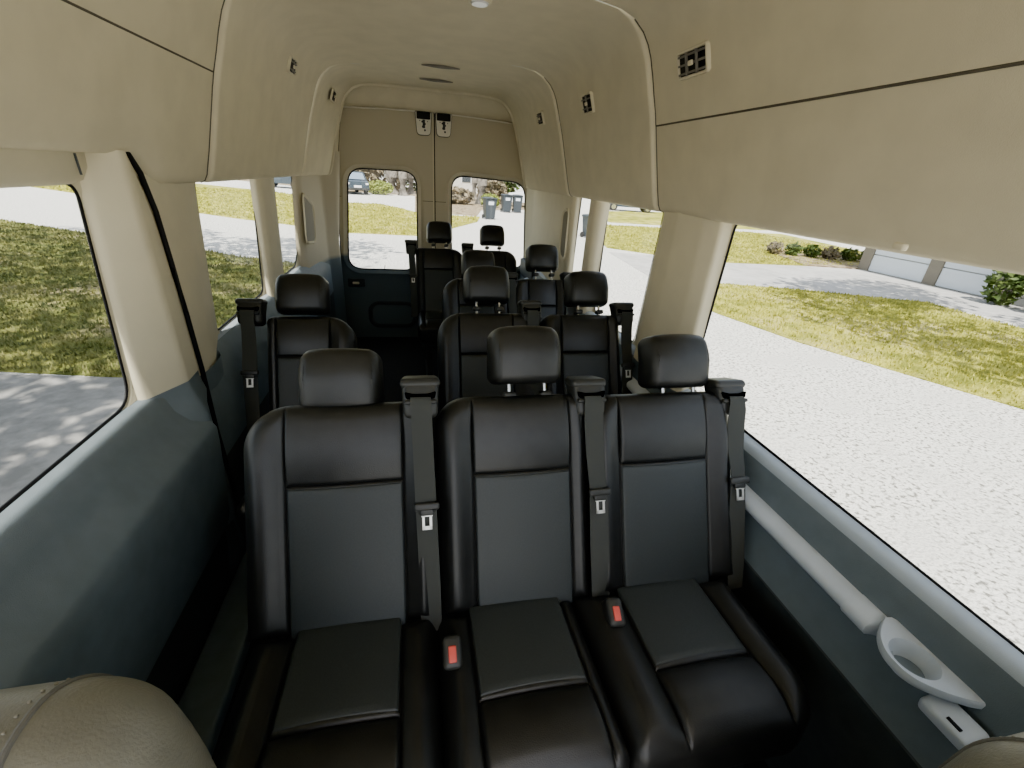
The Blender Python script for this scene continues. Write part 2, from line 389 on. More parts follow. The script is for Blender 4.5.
def bench(name, label, group, yc, zc, seats, towers, dz=0.0, full=True):
    """seats: list of dict(x0,x1,p0,p1,H,RL,RR,hx,hs,low) ; towers: list of (x, s, side)"""
    t = thing(name, label, 'seat', loc=(0, yc, 0), group=group)
    fr = bpy.data.objects.new('seat_back_frame', None)
    # one shared rotated frame is expressed per part (parts stay direct children)
    parts = []
    def rot_children(before):
        for o in list(t.children):
            if o not in before:
                o.rotation_euler = (-REC, 0, 0)
                lo = Vector(o.location); R = Matrix.Rotation(-REC, 3, 'X')
                o.location = R @ lo + Vector((0, 0, zc))
    bpy.data.objects.remove(fr)
    b4 = list(t.children)
    for s in seats:
        seat_back(t, s['x0'], s['x1'], s['p0'], s['p1'], s['H'], s['RL'], s['RR'])
        headrest(t, s['hx'], s['hs'], low=s.get('low', False))
    for x, s_, side in towers: belt_tower(t, x, s_, side)
    rot_children(b4)
    for s in seats:
        cushion(t, 0.015, zc+0.02, s.get('cx0', s['x0']), s.get('cx1', s['x1']), s.get('cp0', s['p0']), s.get('cp1', s['p1']), rl=s.get('crl', 0.03), rr=s.get('crr', 0.03))
    xa = min(s['x0'] for s in seats); xb = max(s['x1'] for s in seats)
    m = MB(); m.rbox(((xa+xb)/2, -0.16, zc-0.15), (xb-xa-0.06, 0.30, 0.05), 0.012, 0, 3); m.build('seat_frame', 'dkgrey', t)
    for x in (xa+0.09, xb-0.09):
        m = MB()
        m.prism([(-0.30, 0), (-0.24, 0), (-0.20, zc-0.17), (-0.26, zc-0.17)], lambda a, b, c: (c, a, b), x-0.02, x+0.02)
        m.prism([(0.02, 0), (0.08, 0), (0.0, zc-0.17), (-0.06, zc-0.17)], lambda a, b, c: (c, a, b), x-0.02, x+0.02)
        m.rbox((x, -0.11, 0.012), (0.06, 0.44, 0.024), 0.006, 0, 2)
        m.build('leg', 'dkgrey', t, smooth=False)
    return t

YA, ZA = 0.775, 0.462
a = bench('bench_seat', 'black leather three-seat bench in the foreground, nearest row', 'rows of black leather seats', YA, ZA, [
    dict(x0=-0.425, x1=0.035, p0=-0.325, p1=-0.045, H=0.572, RL=0.11, RR=0.05, hx=-0.200, hs=0.552, low=True, cx0=-0.41, cx1=0.026, cp0=-0.31, cp1=-0.056, crl=0.06),
    dict(x0=0.04, x1=0.460, p0=0.135, p1=0.405, H=0.578, RL=0.085, RR=0.03, hx=0.300, hs=0.611, cx0=0.030, cx1=0.402, cp0=0.108, cp1=0.362),
    dict(x0=0.468, x1=0.925, p0=0.555, p1=0.832, H=0.572, RL=0.095, RR=0.04, hx=0.778, hs=0.586, cx0=0.406, cx1=0.885, cp0=0.527, cp1=0.785, crr=0.11)],
    [(0.003, 0.580, 1), (0.468, 0.568, 1), (0.922, 0.552, -1)])
buckle(a, 0.058, -0.115, ZA+0.040); buckle(a, 0.480, -0.075, ZA+0.040, -0.1)

m = MB(); m.box((-0.004, -0.002, -0.03), (0.004, 0.002, 0.03)); m.build('seat_tag', 'silver', a, loc=(0.571, -0.415, 0.385), rot=(0.3, -0.35, 0), smooth=False, label='small white strip under the seat front')
YB = 1.63
bench('single_seat', 'black leather single seat by the left windows behind the nearest bench', 'rows of black leather seats', YB, ZA, [
    dict(x0=-0.60, x1=-0.255, p0=-0.56, p1=-0.355, H=0.54, RL=0.03, RR=0.11, hx=-0.472, hs=0.558, low=True)],
    [(-0.655, 0.555, 1)])
b = bench('bench_seat', 'black leather two-seat bench in the second row, right of the aisle', 'rows of black leather seats', YB, ZA, [
    dict(x0=0.085, x1=0.545, p0=0.18, p1=0.42, H=0.560, RL=0.11, RR=0.03, hx=0.318, hs=0.613),
    dict(x0=0.55, x1=0.945, p0=0.65, p1=0.88, H=0.555, RL=0.07, RR=0.04, hx=0.805, hs=0.603)],
    [(0.508, 0.562, 1), (0.965, 0.558, -1)])
YC = 2.45
bench('bench_seat', 'black leather two-seat bench in the third row, partly hidden by headrests', 'rows of black leather seats', YC, ZA-0.010, [
    dict(x0=0.155, x1=0.575, p0=0.25, p1=0.47, H=0.545, RL=0.11, RR=0.03, hx=0.385, hs=0.565, low=True),
    dict(x0=0.58, x1=0.94, p0=0.69, p1=0.87, H=0.55, RL=0.08, RR=0.03, hx=0.805, hs=0.615)],
    [(0.575, 0.53, 1), (0.965, 0.54, -1)])
YD = 3.50
bench('bench_seat', 'black leather two-seat bench in the last row before the rear doors', 'rows of black leather seats', YD, ZA-0.005, [
    dict(x0=0.0, x1=0.395, p0=0.06, p1=0.30, H=0.55, RL=0.03, RR=0.10, hx=0.20, hs=0.615),
    dict(x0=0.42, x1=0.84, p0=0.50, p1=0.74, H=0.55, RL=0.03, RR=0.10, hx=0.645, hs=0.608)],
    [(-0.030, 0.552, 1), (0.425, 0.545, 1)])

# ------------------------------------------------------------------ front seats (only their upper backs are in view)
def front_seat(name, label, cx, y, ztop, w, tilt):
    from mathutils.bvhtree import BVHTree
    t = thing(name, label, 'seat', loc=(cx, y, ztop-0.62), rot=(0, 0, tilt))
    H = 0.62
    def fn(p):
        x, yy, z = p
        f = max(0, z/(H/2)); x *= 1-0.16*f**3
        yy *= 1-0.28*f**2
        yy += 0.05*z
        return [x, yy, z]
    mb = MB(); mb.rbox((0, 0, H/2), (w, 0.19, H), 0.085, 0, 10, fn)
    b = mb.build('backrest', 'tan', t, ang=80)
    bvh = BVHTree.FromPolygons([Vector(v) for v in mb.v], mb.f)
    for sg in (-1, 1):
        for off, rad, mt, nm in ((0.0, 0.0030, 'tan2', 'piping'),):
            pts = []
            xx = sg*(w/2-0.105)
            for i in range(41):
                a = math.radians(-30+240*i/40)
                hx_ = bvh.ray_cast(Vector((xx+sg*0.02*math.cos(a)**2, 0.01, H-0.12)), Vector((0, math.cos(a), math.sin(a))))
                if hx_[0] is not None: pts.append(tuple(hx_[0]))
            m = MB(); m.tube(pts, rad, 0, 8); m.build(nm, mt, b)
            m = MB()
            for k in range(2, len(pts)-2):
                p = Vector(pts[k]); n_ = Vector((0, p.y-0.01, p.z-(H-0.12))).normalized()
                c_ = p+n_*0.001+Vector((-sg*0.009, 0, 0)); m.rbox(tuple(c_), (0.003, 0.0025, 0.0025), 0.0010, 0, 1)
            m.build('stitching', 'stitch', b)
    m = MB(); m.rbox((0, -0.24, 0.0), (w, 0.52, 0.15), 0.06, 0, 5); m.build('seat_cushion', 'tan', t)
    m = MB(); m.box((-w/2+0.05, -0.42, -(ztop-0.62)), (w/2-0.05, -0.02, -0.07)); m.build('seat_base', 'dkgrey', t)
    return t
front_seat('front_seat', 'greyish tan leather front seat back in the bottom left corner', -0.445, 0.268, 1.075, 0.43, 0.0)
front_seat('front_seat', 'greyish tan leather front seat back in the bottom right corner', 0.730, 0.058, 1.074, 0.49, 0.0)

# ------------------------------------------------------------------ shell: floor and ceiling
m = MB(); m.box((-0.90, -1.6, -0.05), (1.15, 4.32, 0.0)); m.build('floor', 'floor', kind='structure', smooth=False)
PROF = [(0.955, 1.60), (0.925, 1.45), (0.905, 1.437), (0.885, 1.425), (0.872, 1.425), (0.858, 1.432), (0.848, 1.45), (0.825, 1.53), (0.802, 1.62), (0.785, 1.685), (0.776, 1.722), (0.773, 1.730), (0.765, 1.76), (0.745, 1.82), (0.728, 1.875), (0.708, 1.93), (0.690, 1.965), (0.665, 1.998), (0.625, 2.030), (0.57, 2.050), (0.48, 2.063), (0.40, 2.066)]
def overhead(name, side, y0, y1, off, lipfn=None, rear=None, first=False, seam=False):
    """side=+1 right, -1 left; off = how far this piece stands inwards of the nearest one"""
    mb = MB(); rows = []
    n = max(3, int((y1-y0)/0.05))
    ys = [y0+(y1-y0)*i/n for i in range(n+1)]
    if not first: ys = [y0, y0+0.0015, y0+0.004, y0+0.008, y0+0.013] + ys[1:]
    for q in ys:
        row = []
        e = 1.0
        if not first and q-y0 < 0.013: e = math.sqrt(max(0, 1-((0.013-(q-y0))/0.013)**2))
        for i, (dx, z) in enumerate(PROF):
            w = smooth01((dx-0.42)/0.25)
            o2 = (off+0.013*(e-1))*w
            dz = 0
            if lipfn: dz = lipfn(q)*(1-smooth01((z-1.42)/0.22))
            xx = dx-o2
            if rear: xx, dz2 = rear(q, xx, z); dz += dz2
            row.append((CX+side*xx, q, z+dz))
        rows.append(row)
    cap = []
    if not first:
        cap = [(p[0]+side*0.025*smooth01((abs(p[0]-CX)-0.40)/0.2), y0+0.0, p[2]) for p in rows[0]]
        rows = [cap]+rows
    if side > 0: rows = [list(reversed(r_)) for r_ in rows]
    def mf(i, j):
        return 0
    mb.grid(rows, 0)
    o = mb.build(name, 'head', kind='structure', ang=50)
    return o
overhead('trim_1', 1, -0.62, 1.775, 0.0, first=True)
overhead('trim_2', 1, 1.782, 2.882, 0.020)
def rearfn(q, xx, z):
    return xx, 0
overhead('trim_3', 1, 2.889, 4.02, 0.036)
def lip(q): return 0.078*(1-smooth01((q-1.46)/0.14))
overhead('trim_4', -1, -0.62, 1.91, 0.0, lipfn=lip, first=True)
overhead('trim_5', -1, 1.918, 3.35, 0.018)
overhead('trim_6', -1, 3.357, 4.02, 0.030, rear=lambda q, x, z: (x-0.05*smooth01((q-3.6)/0.5), 0))
# dark joints between headliner pieces and the lengthwise joint
def joint(name, side, y, off):
    pts = [(CX+side*(dx-(off-0.001)*smooth01((dx-0.42)/0.25)), y, z) for dx, z in PROF[4:19]]
    m = MB(); m.tube(pts, 0.0035, 0, 6); m.build(name, 'seamdark', kind='structure')
joint('trim_7', 1, 1.777, 0.0); joint('trim_8', 1, 2.884, 0.020); joint('trim_9', -1, 1.911, 0.0)
for nm, side, y1, dx, zz in (('trim_10', 1, 1.775, 0.7755, 1.724), ('trim_11', -1, 1.91, 0.7655, 1.762)):
    m = MB(); m.tube([(CX+side*dx, -0.62, zz), (CX+side*dx, y1, zz)], 0.0032, 0, 6); m.build(nm, 'seamdark', kind='structure')
# ceiling
m = MB(); rows = []
for i in range(13):
    q = -0.62+(4.02+0.62)*i/12
    rows.append([(CX+dx, q, 2.066+0.006*(1-(dx/0.42)**2)) for dx in [0.42-0.84*j/14 for j in range(15)]])
m.grid(rows); m.grid([[(x, y, z+0.06) for x, y, z in reversed(r_)] for r_ in rows])
m.build('ceiling', 'head', kind='structure', ang=60)
m = MB(); m.box((-0.9, -0.66, 2.14), (1.16, 4.4, 2.17)); m.build('ceiling_outer_roof', 'ltgrey', kind='structure', smooth=False)
# rear roof end: step across the ceiling and header over the doors
m = MB(); rows = []
def doorx(side, z):
    pts = [(1.40, 1.04), (1.60, 0.972), (1.80, 0.922), (1.925, 0.893)] if side > 0 else [(1.40, -0.625), (1.60, -0.598), (1.80, -0.565), (1.925, -0.547)]
    z = max(1.40, min(1.925, z))
    for (a, b2), (c, d) in zip(pts, pts[1:]):
        if a <= z <= c: return b2+(d-b2)*(z-a)/(c-a)
side_pts = [(dx, z) for dx, z in PROF[4:]]
path = [(1, dx, z) for dx, z in side_pts]+[(1, u, 2.069) for u in (0.3, 0.2, 0.1)]+[(1, 0.0, 2.07)]+[(-1, u, 2.069) for u in (0.1, 0.2, 0.3)]+[(-1, dx, z) for dx, z in reversed(side_pts)]
A = []; B2 = []
for sg, dx, z in path:
    w_ = smooth01((dx-0.42)/0.25); off = 0.036 if sg > 0 else 0.030
    xa = dx-off*w_-(0.05*smooth01((4.02-3.6)/0.5) if sg < 0 else 0)
    A.append((CX+sg*xa, 4.02, z))
    if dx < 0.66: xb = CX+sg*dx*(abs(doorx(sg, 1.925)-CX)/0.66); zb = 1.926+0.020*(1-(dx/0.66)**2)
    else: zb = min(1.925, z-0.04 if z > 1.9 else z); xb = doorx(sg, zb)
    B2.append((xb, 4.235, zb))
for (t, push) in ((0.0, 0.0), (0.03, -0.012), (0.08, -0.016), (0.15, 0.0), (0.25, 0.012), (0.36, 0.014), (0.5, 0.006), (0.65, -0.008), (0.8, -0.012), (0.92, -0.006), (1.0, 0.0)):
    row = []
    for p, q in zip(A, B2):
        k = smooth01(t*1.15)
        x = p[0]+(q[0]-p[0])*k; z = p[2]+(q[2]-p[2])*k; y = p[1]+(q[1]-p[1])*t
        d = Vector((x-CX, z-1.5)); d.normalize()
        row.append((x+d.x*push, y, z+d.y*push))
    rows.append(row)
m.grid(rows); m.grid([[(p[0], p[1]+0.0, p[2]) for p in rows[-1]], [(p[0]+(0.10 if p[0] > CX else -0.10)*smooth01(abs(p[0]-CX)/0.6), 4.30, p[2]+0.06) for p in rows[-1]]])
m.build('trim_12', 'head', kind='structure', ang=70)
m = MB(); m.box((-0.75, 4.262, 1.88), (1.10, 4.29, 2.16)); m.build('wall_rear_header', 'head', kind='structure', smooth=False)

# ------------------------------------------------------------------ rounded-hole panels
def rrect(x0, x1, z0, z1, r, n=10):
    pts = []
    for cx, cz, a0 in ((x1-r, z1-r, 0), (x0+r, z1-r, 90), (x0+r, z0+r, 180), (x1-r, z0+r, 270)):
        for i in range(n+1):
            a = math.radians(a0+90*i/n); pts.append((cx+r*math.cos(a), cz+r*math.sin(a)))
    return pts
def dense(pts, d=0.04):
    out = []
    for i in range(len(pts)):
        a, b2 = pts[i], pts[(i+1) % len(pts)]; L = math.hypot(b2[0]-a[0], b2[1]-a[1]); n = max(1, int(L/d))
        out += [(a[0]+(b2[0]-a[0])*k/n, a[1]+(b2[1]-a[1])*k/n) for k in range(n)]
    f = [out[0]]
    for p in out[1:]:
        if math.hypot(p[0]-f[-1][0], p[1]-f[-1][1]) > 1e-4: f.append(p)
    return f
def ray_out(c, pts, outer):
    res = []
    for p in pts:
        d = Vector((p[0]-c[0], p[1]-c[1])); best = None
        for i in range(len(outer)):
            a = Vector(outer[i]); b2 = Vector(outer[(i+1) % len(outer)]); e = b2-a
            den = d.x*e.y-d.y*e.x
            if abs(den) < 1e-9: continue
            w = a-Vector(c); t = (w.x*e.y-w.y*e.x)/den; u = (w.x*d.y-w.y*d.x)/den
            if t > 0 and -1e-6 <= u <= 1+1e-6 and (best is None or t > best): best = t
        res.append((c[0]+d.x*best, c[1]+d.y*best))
    return res
def centre(pts): return (sum(p[0] for p in pts)/len(pts), sum(p[1] for p in pts)/len(pts))
def offset(pts, d):
    c = centre(pts); out = []
    n = len(pts)
    for i in range(n):
        a = Vector(pts[i-1]); b2 = Vector(pts[(i+1) % n]); t = (b2-a).normalized(); nn = Vector((t.y, -t.x))
        if nn.dot(Vector(pts[i])-Vector(c)) < 0: nn = -nn
        out.append((pts[i][0]+nn.x*d, pts[i][1]+nn.y*d))
    return out
def loops(mb, LL, mi=0, mis=None):
    for k in range(len(LL)-1):
        mb.grid([LL[k], LL[k+1]], mis[k] if mis else mi, closed=True)

# ------------------------------------------------------------------ rear doors
YR = 4.25
def rear_door(name, outer, hole, hr, nm_pane, handed):
    H0 = dense(quadround(hole, hr, 8))
    c = centre(H0); H1 = offset(H0, 0.022); H2 = offset(H0, 0.050)
    O = ray_out(c, H2, outer)
    mb = MB()
    L = [[(x, YR+0.02, z) for x, z in H0], [(x, YR-0.004, z) for x, z in H1], [(x, YR-0.010, z) for x, z in offset(H0, 0.034)], [(x, YR, z) for x, z in H2], [(x, YR, z) for x, z in O], [(x, YR+0.05, z) for x, z in O]]
    # subdivide the flat part so colour can change with height
    def lerp(A, B, t): return [tuple(a[i]+(b_[i]-a[i])*t for i in range(3)) for a, b_ in zip(A, B)]
    LL = L[:4]
    for i in range(1, 9): LL.append(lerp(L[3], L[4], i/8))
    LL.append(L[5])
    loops(mb, LL)
    o = mb.build(name, TWO, kind='structure', ang=50)
    m = MB(); pp = [(x, YR+0.022, z) for x, z in H0]; m.add(pp, [tuple(range(len(pp)))]); m.build(nm_pane, 'glass', kind='structure', smooth=False, merge=False)
    m = MB(); 
    loops(m, [[(x, YR+0.016, z) for x, z in offset(H0, 0.003)], [(x, YR+0.014, z) for x, z in offset(H0, -0.006)], [(x, YR+0.021, z) for x, z in offset(H0, -0.008)]])
    m.build('window_seal', 'black', o)
    return o
# two-tone material: beige above, grey below (height based on real object position)
tw = mat('two_tone_trim', (0.5, 0.46, 0.37), 0.7, 0.3, bump=0.15, bscale=500); TWO = tw
nt = tw.node_tree; bb = nt.nodes['Principled BSDF']; tc = nt.nodes.new('ShaderNodeTexCoord'); sx = nt.nodes.new('ShaderNodeSeparateXYZ'); mr = nt.nodes.new('ShaderNodeMapRange')
mr.inputs['From Min'].default_value = 0.765; mr.inputs['From Max'].default_value = 0.80
mxx = nt.nodes.new('ShaderNodeMixRGB'); mxx.inputs[1].default_value = (0.13, 0.16, 0.18, 1); mxx.inputs[2].default_value = (0.54, 0.485, 0.355, 1)
nt.links.new(tc.outputs['Object'], sx.inputs[0]); nt.links.new(sx.outputs['Z'], mr.inputs['Value']); nt.links.new(mr.outputs[0], mxx.inputs[0]); nt.links.new(mxx.outputs[0], bb.inputs['Base Color'])
dl = rear_door('door_1', [(-0.70, -0.04), (0.168, -0.04), (0.168, 1.99), (-0.545, 1.99), (-0.545, 1.925), (-0.62, 1.45)], [(-0.60, 0.655), (0.02, 0.655), (0.032, 1.495), (-0.535, 1.49)], 0.13, 'window_1', 1)
dr = rear_door('door_2', [(0.186, -0.04), (1.08, -0.04), (1.05, 1.40), (0.985, 1.60), (0.895, 1.925), (0.895, 1.99), (0.186, 1.99)], [(0.332, 0.655), (1.04, 0.70), (0.995, 1.465), (0.325, 1.49)], 0.13, 'window_2', -1)
# centre seal and hems
m = MB(); m.box((0.166, YR-0.012, 0.02), (0.177, YR+0.03, 1.935)); m.build('door_seal', 'beige', dl, smooth=False)
m = MB(); m.box((0.177, YR-0.006, 0.02), (0.186, YR+0.04, 1.935)); m.build('door_seal', 'black', dr, smooth=False)
m = MB(); m.tube([(-0.545, YR-0.022, 1.915), (-0.2, YR-0.022, 1.932), (0.17, YR-0.022, 1.938), (0.5, YR-0.022, 1.932), (0.885, YR-0.022, 1.912)], 0.006, 0, 8); m.build('trim_13', 'latchw', kind='structure')
m = MB(); m.tube([(-0.543, YR-0.022, 1.915), (-0.592, YR-0.022, 1.6), (-0.615, YR-0.022, 1.42), (-0.628, YR-0.022, 1.3), (-0.655, YR-0.012, 0.6)], 0.006, 0, 8); m.build('trim_14', 'black', kind='structure')
m = MB(); m.tube([(0.885, YR-0.022, 1.915), (0.915, YR-0.022, 1.80), (0.965, YR-0.022, 1.60), (1.03, YR-0.022, 1.42), (1.055, YR-0.02, 1.2), (1.065, YR-0.012, 0.6)], 0.008, 0, 8); m.build('trim_15', 'dkgrey', kind='structure')
# door horizontal seam
for dd, xa, xb in ((dl, -0.615, -0.60), (dl, 0.075, 0.168), (dr, 0.186, 0.285)):
    m = MB(); m.box((xa, YR-0.0015, 1.262), (xb, YR+0.003, 1.266)); m.build('panel_seam', 'dkgrey', dd, smooth=False)
# latch plates
for i, (xa, xb) in enumerate(((0.030, 0.158), (0.192, 0.322))):
    side = 'left' if i == 0 else 'right'
    t = thing('door_latch', 'white latch cover with black top at the head of the %s rear door' % side, 'latch', loc=((xa+xb)/2, YR-0.02, 1.85), group=None)
    w = (xb-xa)/2
    m = MB(); P_ = quadround([(-w*0.82, -0.078), (w*0.82, -0.078), (w, 0.085), (-w, 0.085)], [0.03, 0.03, 0.01, 0.01], 5)
    m.prism(P_, lambda a_, b_, c_: (a_, c_, b_), -0.018, 0.018); m.build('latch_plate', 'latchw', t, ang=30)
    m = MB(); m.prism(offset(P_, 0.004), lambda a_, b_, c_: (a_, c_, b_), -0.010, 0.018); m.build('latch_rim', 'dkgrey', t, ang=30)
    m = MB(); m.rbox((0, -0.022, 0.058), (w*1.7, 0.03, 0.05), 0.006, 0, 2); m.build('latch_block', 'black', t)
    for dx, dz, r in ((-0.01, 0.015, 0.008), (0.012, 0.0, 0.007), (-0.005, -0.02, 0.009), (0.01, -0.045, 0.008), (-0.03, 0.022, 0.004), (0.032, 0.018, 0.004)):
        m = MB(); m.tube([(dx, -0.024, dz), (dx, -0.010, dz)], r, 0, 10); m.build('latch_screw', 'bplastic', t)
    m = MB(); m.box((-0.008, -0.021, -0.03), (0.012, -0.017, 0.03)); m.build('latch_slot', 'bplastic', t, smooth=False)
# left rear door lower features
m = MB(); m.rbox((-0.535, YR-0.01, 0.535), (0.15, 0.024, 0.075), 0.011, 0, 3); hd = m.build('release_bezel', 'dkgrey', dl)
m = MB(); m.rbox((-0.54, YR-0.022, 0.535), (0.06, 0.016, 0.022), 0.006, 0, 3); m.build('release_lever', 'beige', hd)
m = MB(); L = rrect(-0.45, 0.0, 0.10, 0.36, 0.10, 6); 
loops(m, [[(x, YR-0.001, z) for x, z in L], [(x, YR-0.012, z) for x, z in offset(L, -0.012)], [(x, YR-0.012, z) for x, z in offset(L, -0.025)], [(x, YR+0.0, z) for x, z in offset(L, -0.035)]])
m.build('map_pocket', 'dkgrey', dl)
m = MB(); m.rbox((-0.02, YR-0.02, 0.60), (0.07, 0.04, 0.14), 0.012, 0, 3); m.build('lock_box', 'dkgrey', dl)
m = MB(); m.tube([(-0.28, YR-0.006, 0.66), (-0.275, YR-0.006, 0.70)], 0.004, 0, 6); m.build('wiper_pin', 'black', dl)

# ------------------------------------------------------------------ side walls
def swept(name, prof, y0, y1, mats, parent=None, mis=None, ny=12, kind='structure', ang=40):
    mb = MB(); rows = [[(x, y0+(y1-y0)*i/ny, z) for x, z in prof] for i in range(ny+1)]
    mb.grid(rows, 0, mfn=(lambda i, j: mis[j]) if mis else None)
    return mb.build(name, mats, parent, kind=kind, ang=ang)
# right wall, below the windows (glass plane x = 1.06)
pr = [(1.060, 0.799), (1.052, 0.800), (1.045, 0.801), (1.030, 0.800), (1.018, 0.794), (1.010, 0.780), (1.004, 0.74), (0.998, 0.69), (0.990, 0.62), (0.980, 0.55), (0.970, 0.500), (0.967, 0.496), (0.985, 0.30), (0.975, 0.0)]
mi = [0, 0, 0, 0, 0, 1, 1, 1, 1, 1, 2, 2, 2]
swept('wall_right', pr, -0.6, 4.28, ['midgrey', 'grey', 'dkgrey'], mis=mi)
# side glass openings -> wall plates with rounded holes
def wall_plate(name, pane_name, xg, side, outer, holes_corners, r, depth=0.008, matn='beige', seal=True):
    H0 = dense(quadround(holes_corners, r, 7)); c = centre(H0); H1 = offset(H0, 0.012); O = ray_out(c, H1, outer)
    xi = xg-side*depth
    mb = MB(); loops(mb, [[(xg, y, z) for y, z in H0], [(xi, y, z) for y, z in H1], [(xi, y, z) for y, z in O]])
    o = mb.build(name, matn, kind='structure', ang=50)
    m = MB(); pp = [(xg+side*0.001, y, z) for y, z in H0]; m.add(pp, [tuple(range(len(pp)))]); m.build(pane_name, 'glass', kind='structure', smooth=False, merge=False)
    if seal:
        m = MB(); A = offset(H0, 0.002); B = offset(H0, -0.006)
        loops(m, [[(xg-side*0.003, y, z) for y, z in A], [(xg-side*0.005, y, z) for y, z in H0], [(xg-side*0.003, y, z) for y, z in B], [(xg, y, z) for y, z in B]])
        m.build('window_seal', 'black', o)
    return o
ZT = 1.445
wall_plate('wall_right_front', 'window_3', 1.06, 1, [(-0.45, 0.785), (1.60, 0.785), (1.60, 1.62), (-0.45, 1.62)], [(-0.38, 0.797), (0.30, 0.797), (1.40, 0.803), (1.385, ZT), (-0.38, ZT)], [0.1, 0.3, 0.05, 0.05, 0.1])
wall_plate('wall_right_middle', 'window_4', 1.06, 1, [(1.60, 0.785), (2.55, 0.785), (2.55, 1.62), (1.60, 1.62)], [(1.90, 0.797), (2.45, 0.80), (2.47, ZT), (1.86, ZT)], 0.05)
wall_plate('wall_right_rear', 'window_5', 1.06, 1, [(2.55, 0.785), (4.28, 0.785), (4.28, 1.62), (2.55, 1.62)], [(2.68, 0.797), (2.94, 0.80), (2.92, ZT), (2.67, ZT)], 0.04)
# right pillars
def pillar(name, ring_fn, zs, matn, mats=None):
    mb = MB(); rows = [ring_fn(z) for z in zs]; mb.grid(rows)
    return mb.build(name, matn, kind='structure', ang=70)
def bz(P, n=6, R=0.03):  # rounded open polyline in xy
    out = [P[0]]
    for i in range(1, len(P)-1):
        p = Vector(P[i]); a = Vector(P[i-1])-p; b2 = Vector(P[i+1])-p; s_ = min(R, a.length*0.45, b2.length*0.45)
        A = p+a.normalized()*s_; B = p+b2.normalized()*s_
        for j in range(n+1):
            t = j/n; out.append(tuple((1-t)**2*A+2*t*(1-t)*p+t*t*B))
    out.append(P[-1]); return out
def ring_r(z):
    k = (1.45-z)/0.65; fl = 0.05*max(0, k-0.6)/0.4
    return [(x, y, z) for x, y in bz([(1.062, 1.392), (1.018, 1.400-fl*0.4), (0.998, 1.47-fl*0.5), (0.986, 1.63), (1.000, 1.76+fl*0.3), (1.062, 1.86+0.02*k)], 6, 0.014)]
pillar('trim_16', ring_r, [0.78, 0.82, 0.88, 0.95, 1.05, 1.15, 1.25, 1.35, 1.47], 'beige')
pillar('trim_17', lambda z: [(x, y, z) for x, y in bz([(1.062, 2.46), (1.02, 2.465), (0.992, 2.50), (0.992, 2.60), (1.062, 2.67)])], [0.78, 0.9, 1.05, 1.25, 1.47], 'beige')
pillar('trim_18', lambda z: [(x, y, z) for x, y in bz([(1.062, 2.925), (1.03, 2.93), (1.012, 2.97), (1.012, 3.20), (1.03, 3.6), (1.04, 4.1), (1.00+0.05*(1.47-z), 4.27)])], [0.78, 0.9, 1.05, 1.25, 1.35, 1.50], 'beige')
# pocket frames in the rear corner panels
def pocket(name, label, x, side, P4):
    H0 = quadround(P4, 0.06, 6); t = thing(name, label, 'trim panel', loc=(x, centre(H0)[0], centre(H0)[1]))
    cy, cz = centre(H0); Hc = [(a-cy, b_-cz) for a, b_ in H0]
    m = MB(); loops(m, [[(0, a, b_) for a, b_ in offset(Hc, 0.016)], [(-side*0.010, a, b_) for a, b_ in offset(Hc, 0.008)], [(-side*0.008, a, b_) for a, b_ in Hc], [(side*0.0, a, b_) for a, b_ in offset(Hc, -0.008)]])
    m.build('pocket_rim', 'beige', t)
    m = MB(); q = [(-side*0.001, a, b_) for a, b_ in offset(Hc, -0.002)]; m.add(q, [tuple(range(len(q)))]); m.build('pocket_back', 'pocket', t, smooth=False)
pocket('trim_pocket', 'narrow recessed panel on the right rear corner pillar', 1.011, 1, [(2.975, 1.01), (3.10, 1.03), (3.12, 1.32), (2.995, 1.34)])
# lower corner panel by rear door, right
m = MB(); m.rbox((1.03, 4.0, 0.73), (0.08, 0.5, 0.16), 0.02, 0, 3); m.build('trim_19', 'dkgrey', kind='structure')

# left wall (glass plane x = -0.80)
XL = -0.80
ZL = 0.868
pl = [(-0.80, ZL+0.001), (-0.797, ZL+0.001), (-0.79, ZL), (-0.775, ZL-0.006), (-0.755, ZL-0.02), (-0.735, 0.80), (-0.705, 0.755), (-0.672, 0.720), (-0.662, 0.700), (-0.664, 0.64), (-0.675, 0.50), (-0.682, 0.36), (-0.69, 0.315), (-0.72, 0.300), (-0.74, 0.0)]
swept('wall_left_front', [(x, z) for x, z in pl], -0.6, 1.42, ['grey', 'dkgrey'], mis=[0]*13+[1])
pl2 = [(-0.80, ZL-0.003), (-0.797, ZL-0.004), (-0.782, ZL-0.02), (-0.765, 0.835), (-0.74, 0.79), (-0.715, 0.72), (-0.712, 0.5), (-0.715, 0.30), (-0.73, 0.0)]
swept('wall_left', pl2, 1.54, 4.28, ['midgrey', 'grey', 'dkgrey'], mis=[0, 0, 1, 1, 1, 1, 2, 2])
wall_plate('wall_left_upper_front', 'window_6', XL, -1, [(-0.45, 0.85), (1.42, 0.85), (1.42, 1.62), (-0.45, 1.62)], [(-0.38, 0.868), (1.285, 0.870), (1.352, 1.438), (-0.38, 1.438)], [0.1, 0.07, 0.05, 0.1], matn='beige')
wall_plate('wall_left_upper_middle', 'window_7', XL, -1, [(1.50, 0.85), (2.78, 0.85), (2.78, 1.62), (1.50, 1.62)], [(1.88, 0.868), (2.53, 0.87), (2.65, ZT), (2.00, ZT)], 0.05)
wall_plate('wall_left_upper_rear', 'window_8', XL, -1, [(2.78, 0.85), (4.28, 0.85), (4.28, 1.62), (2.78, 1.62)], [(2.95, 0.866), (3.26, 0.87), (3.42, 1.0), (3.48, ZT), (3.05, ZT)], 0.05)
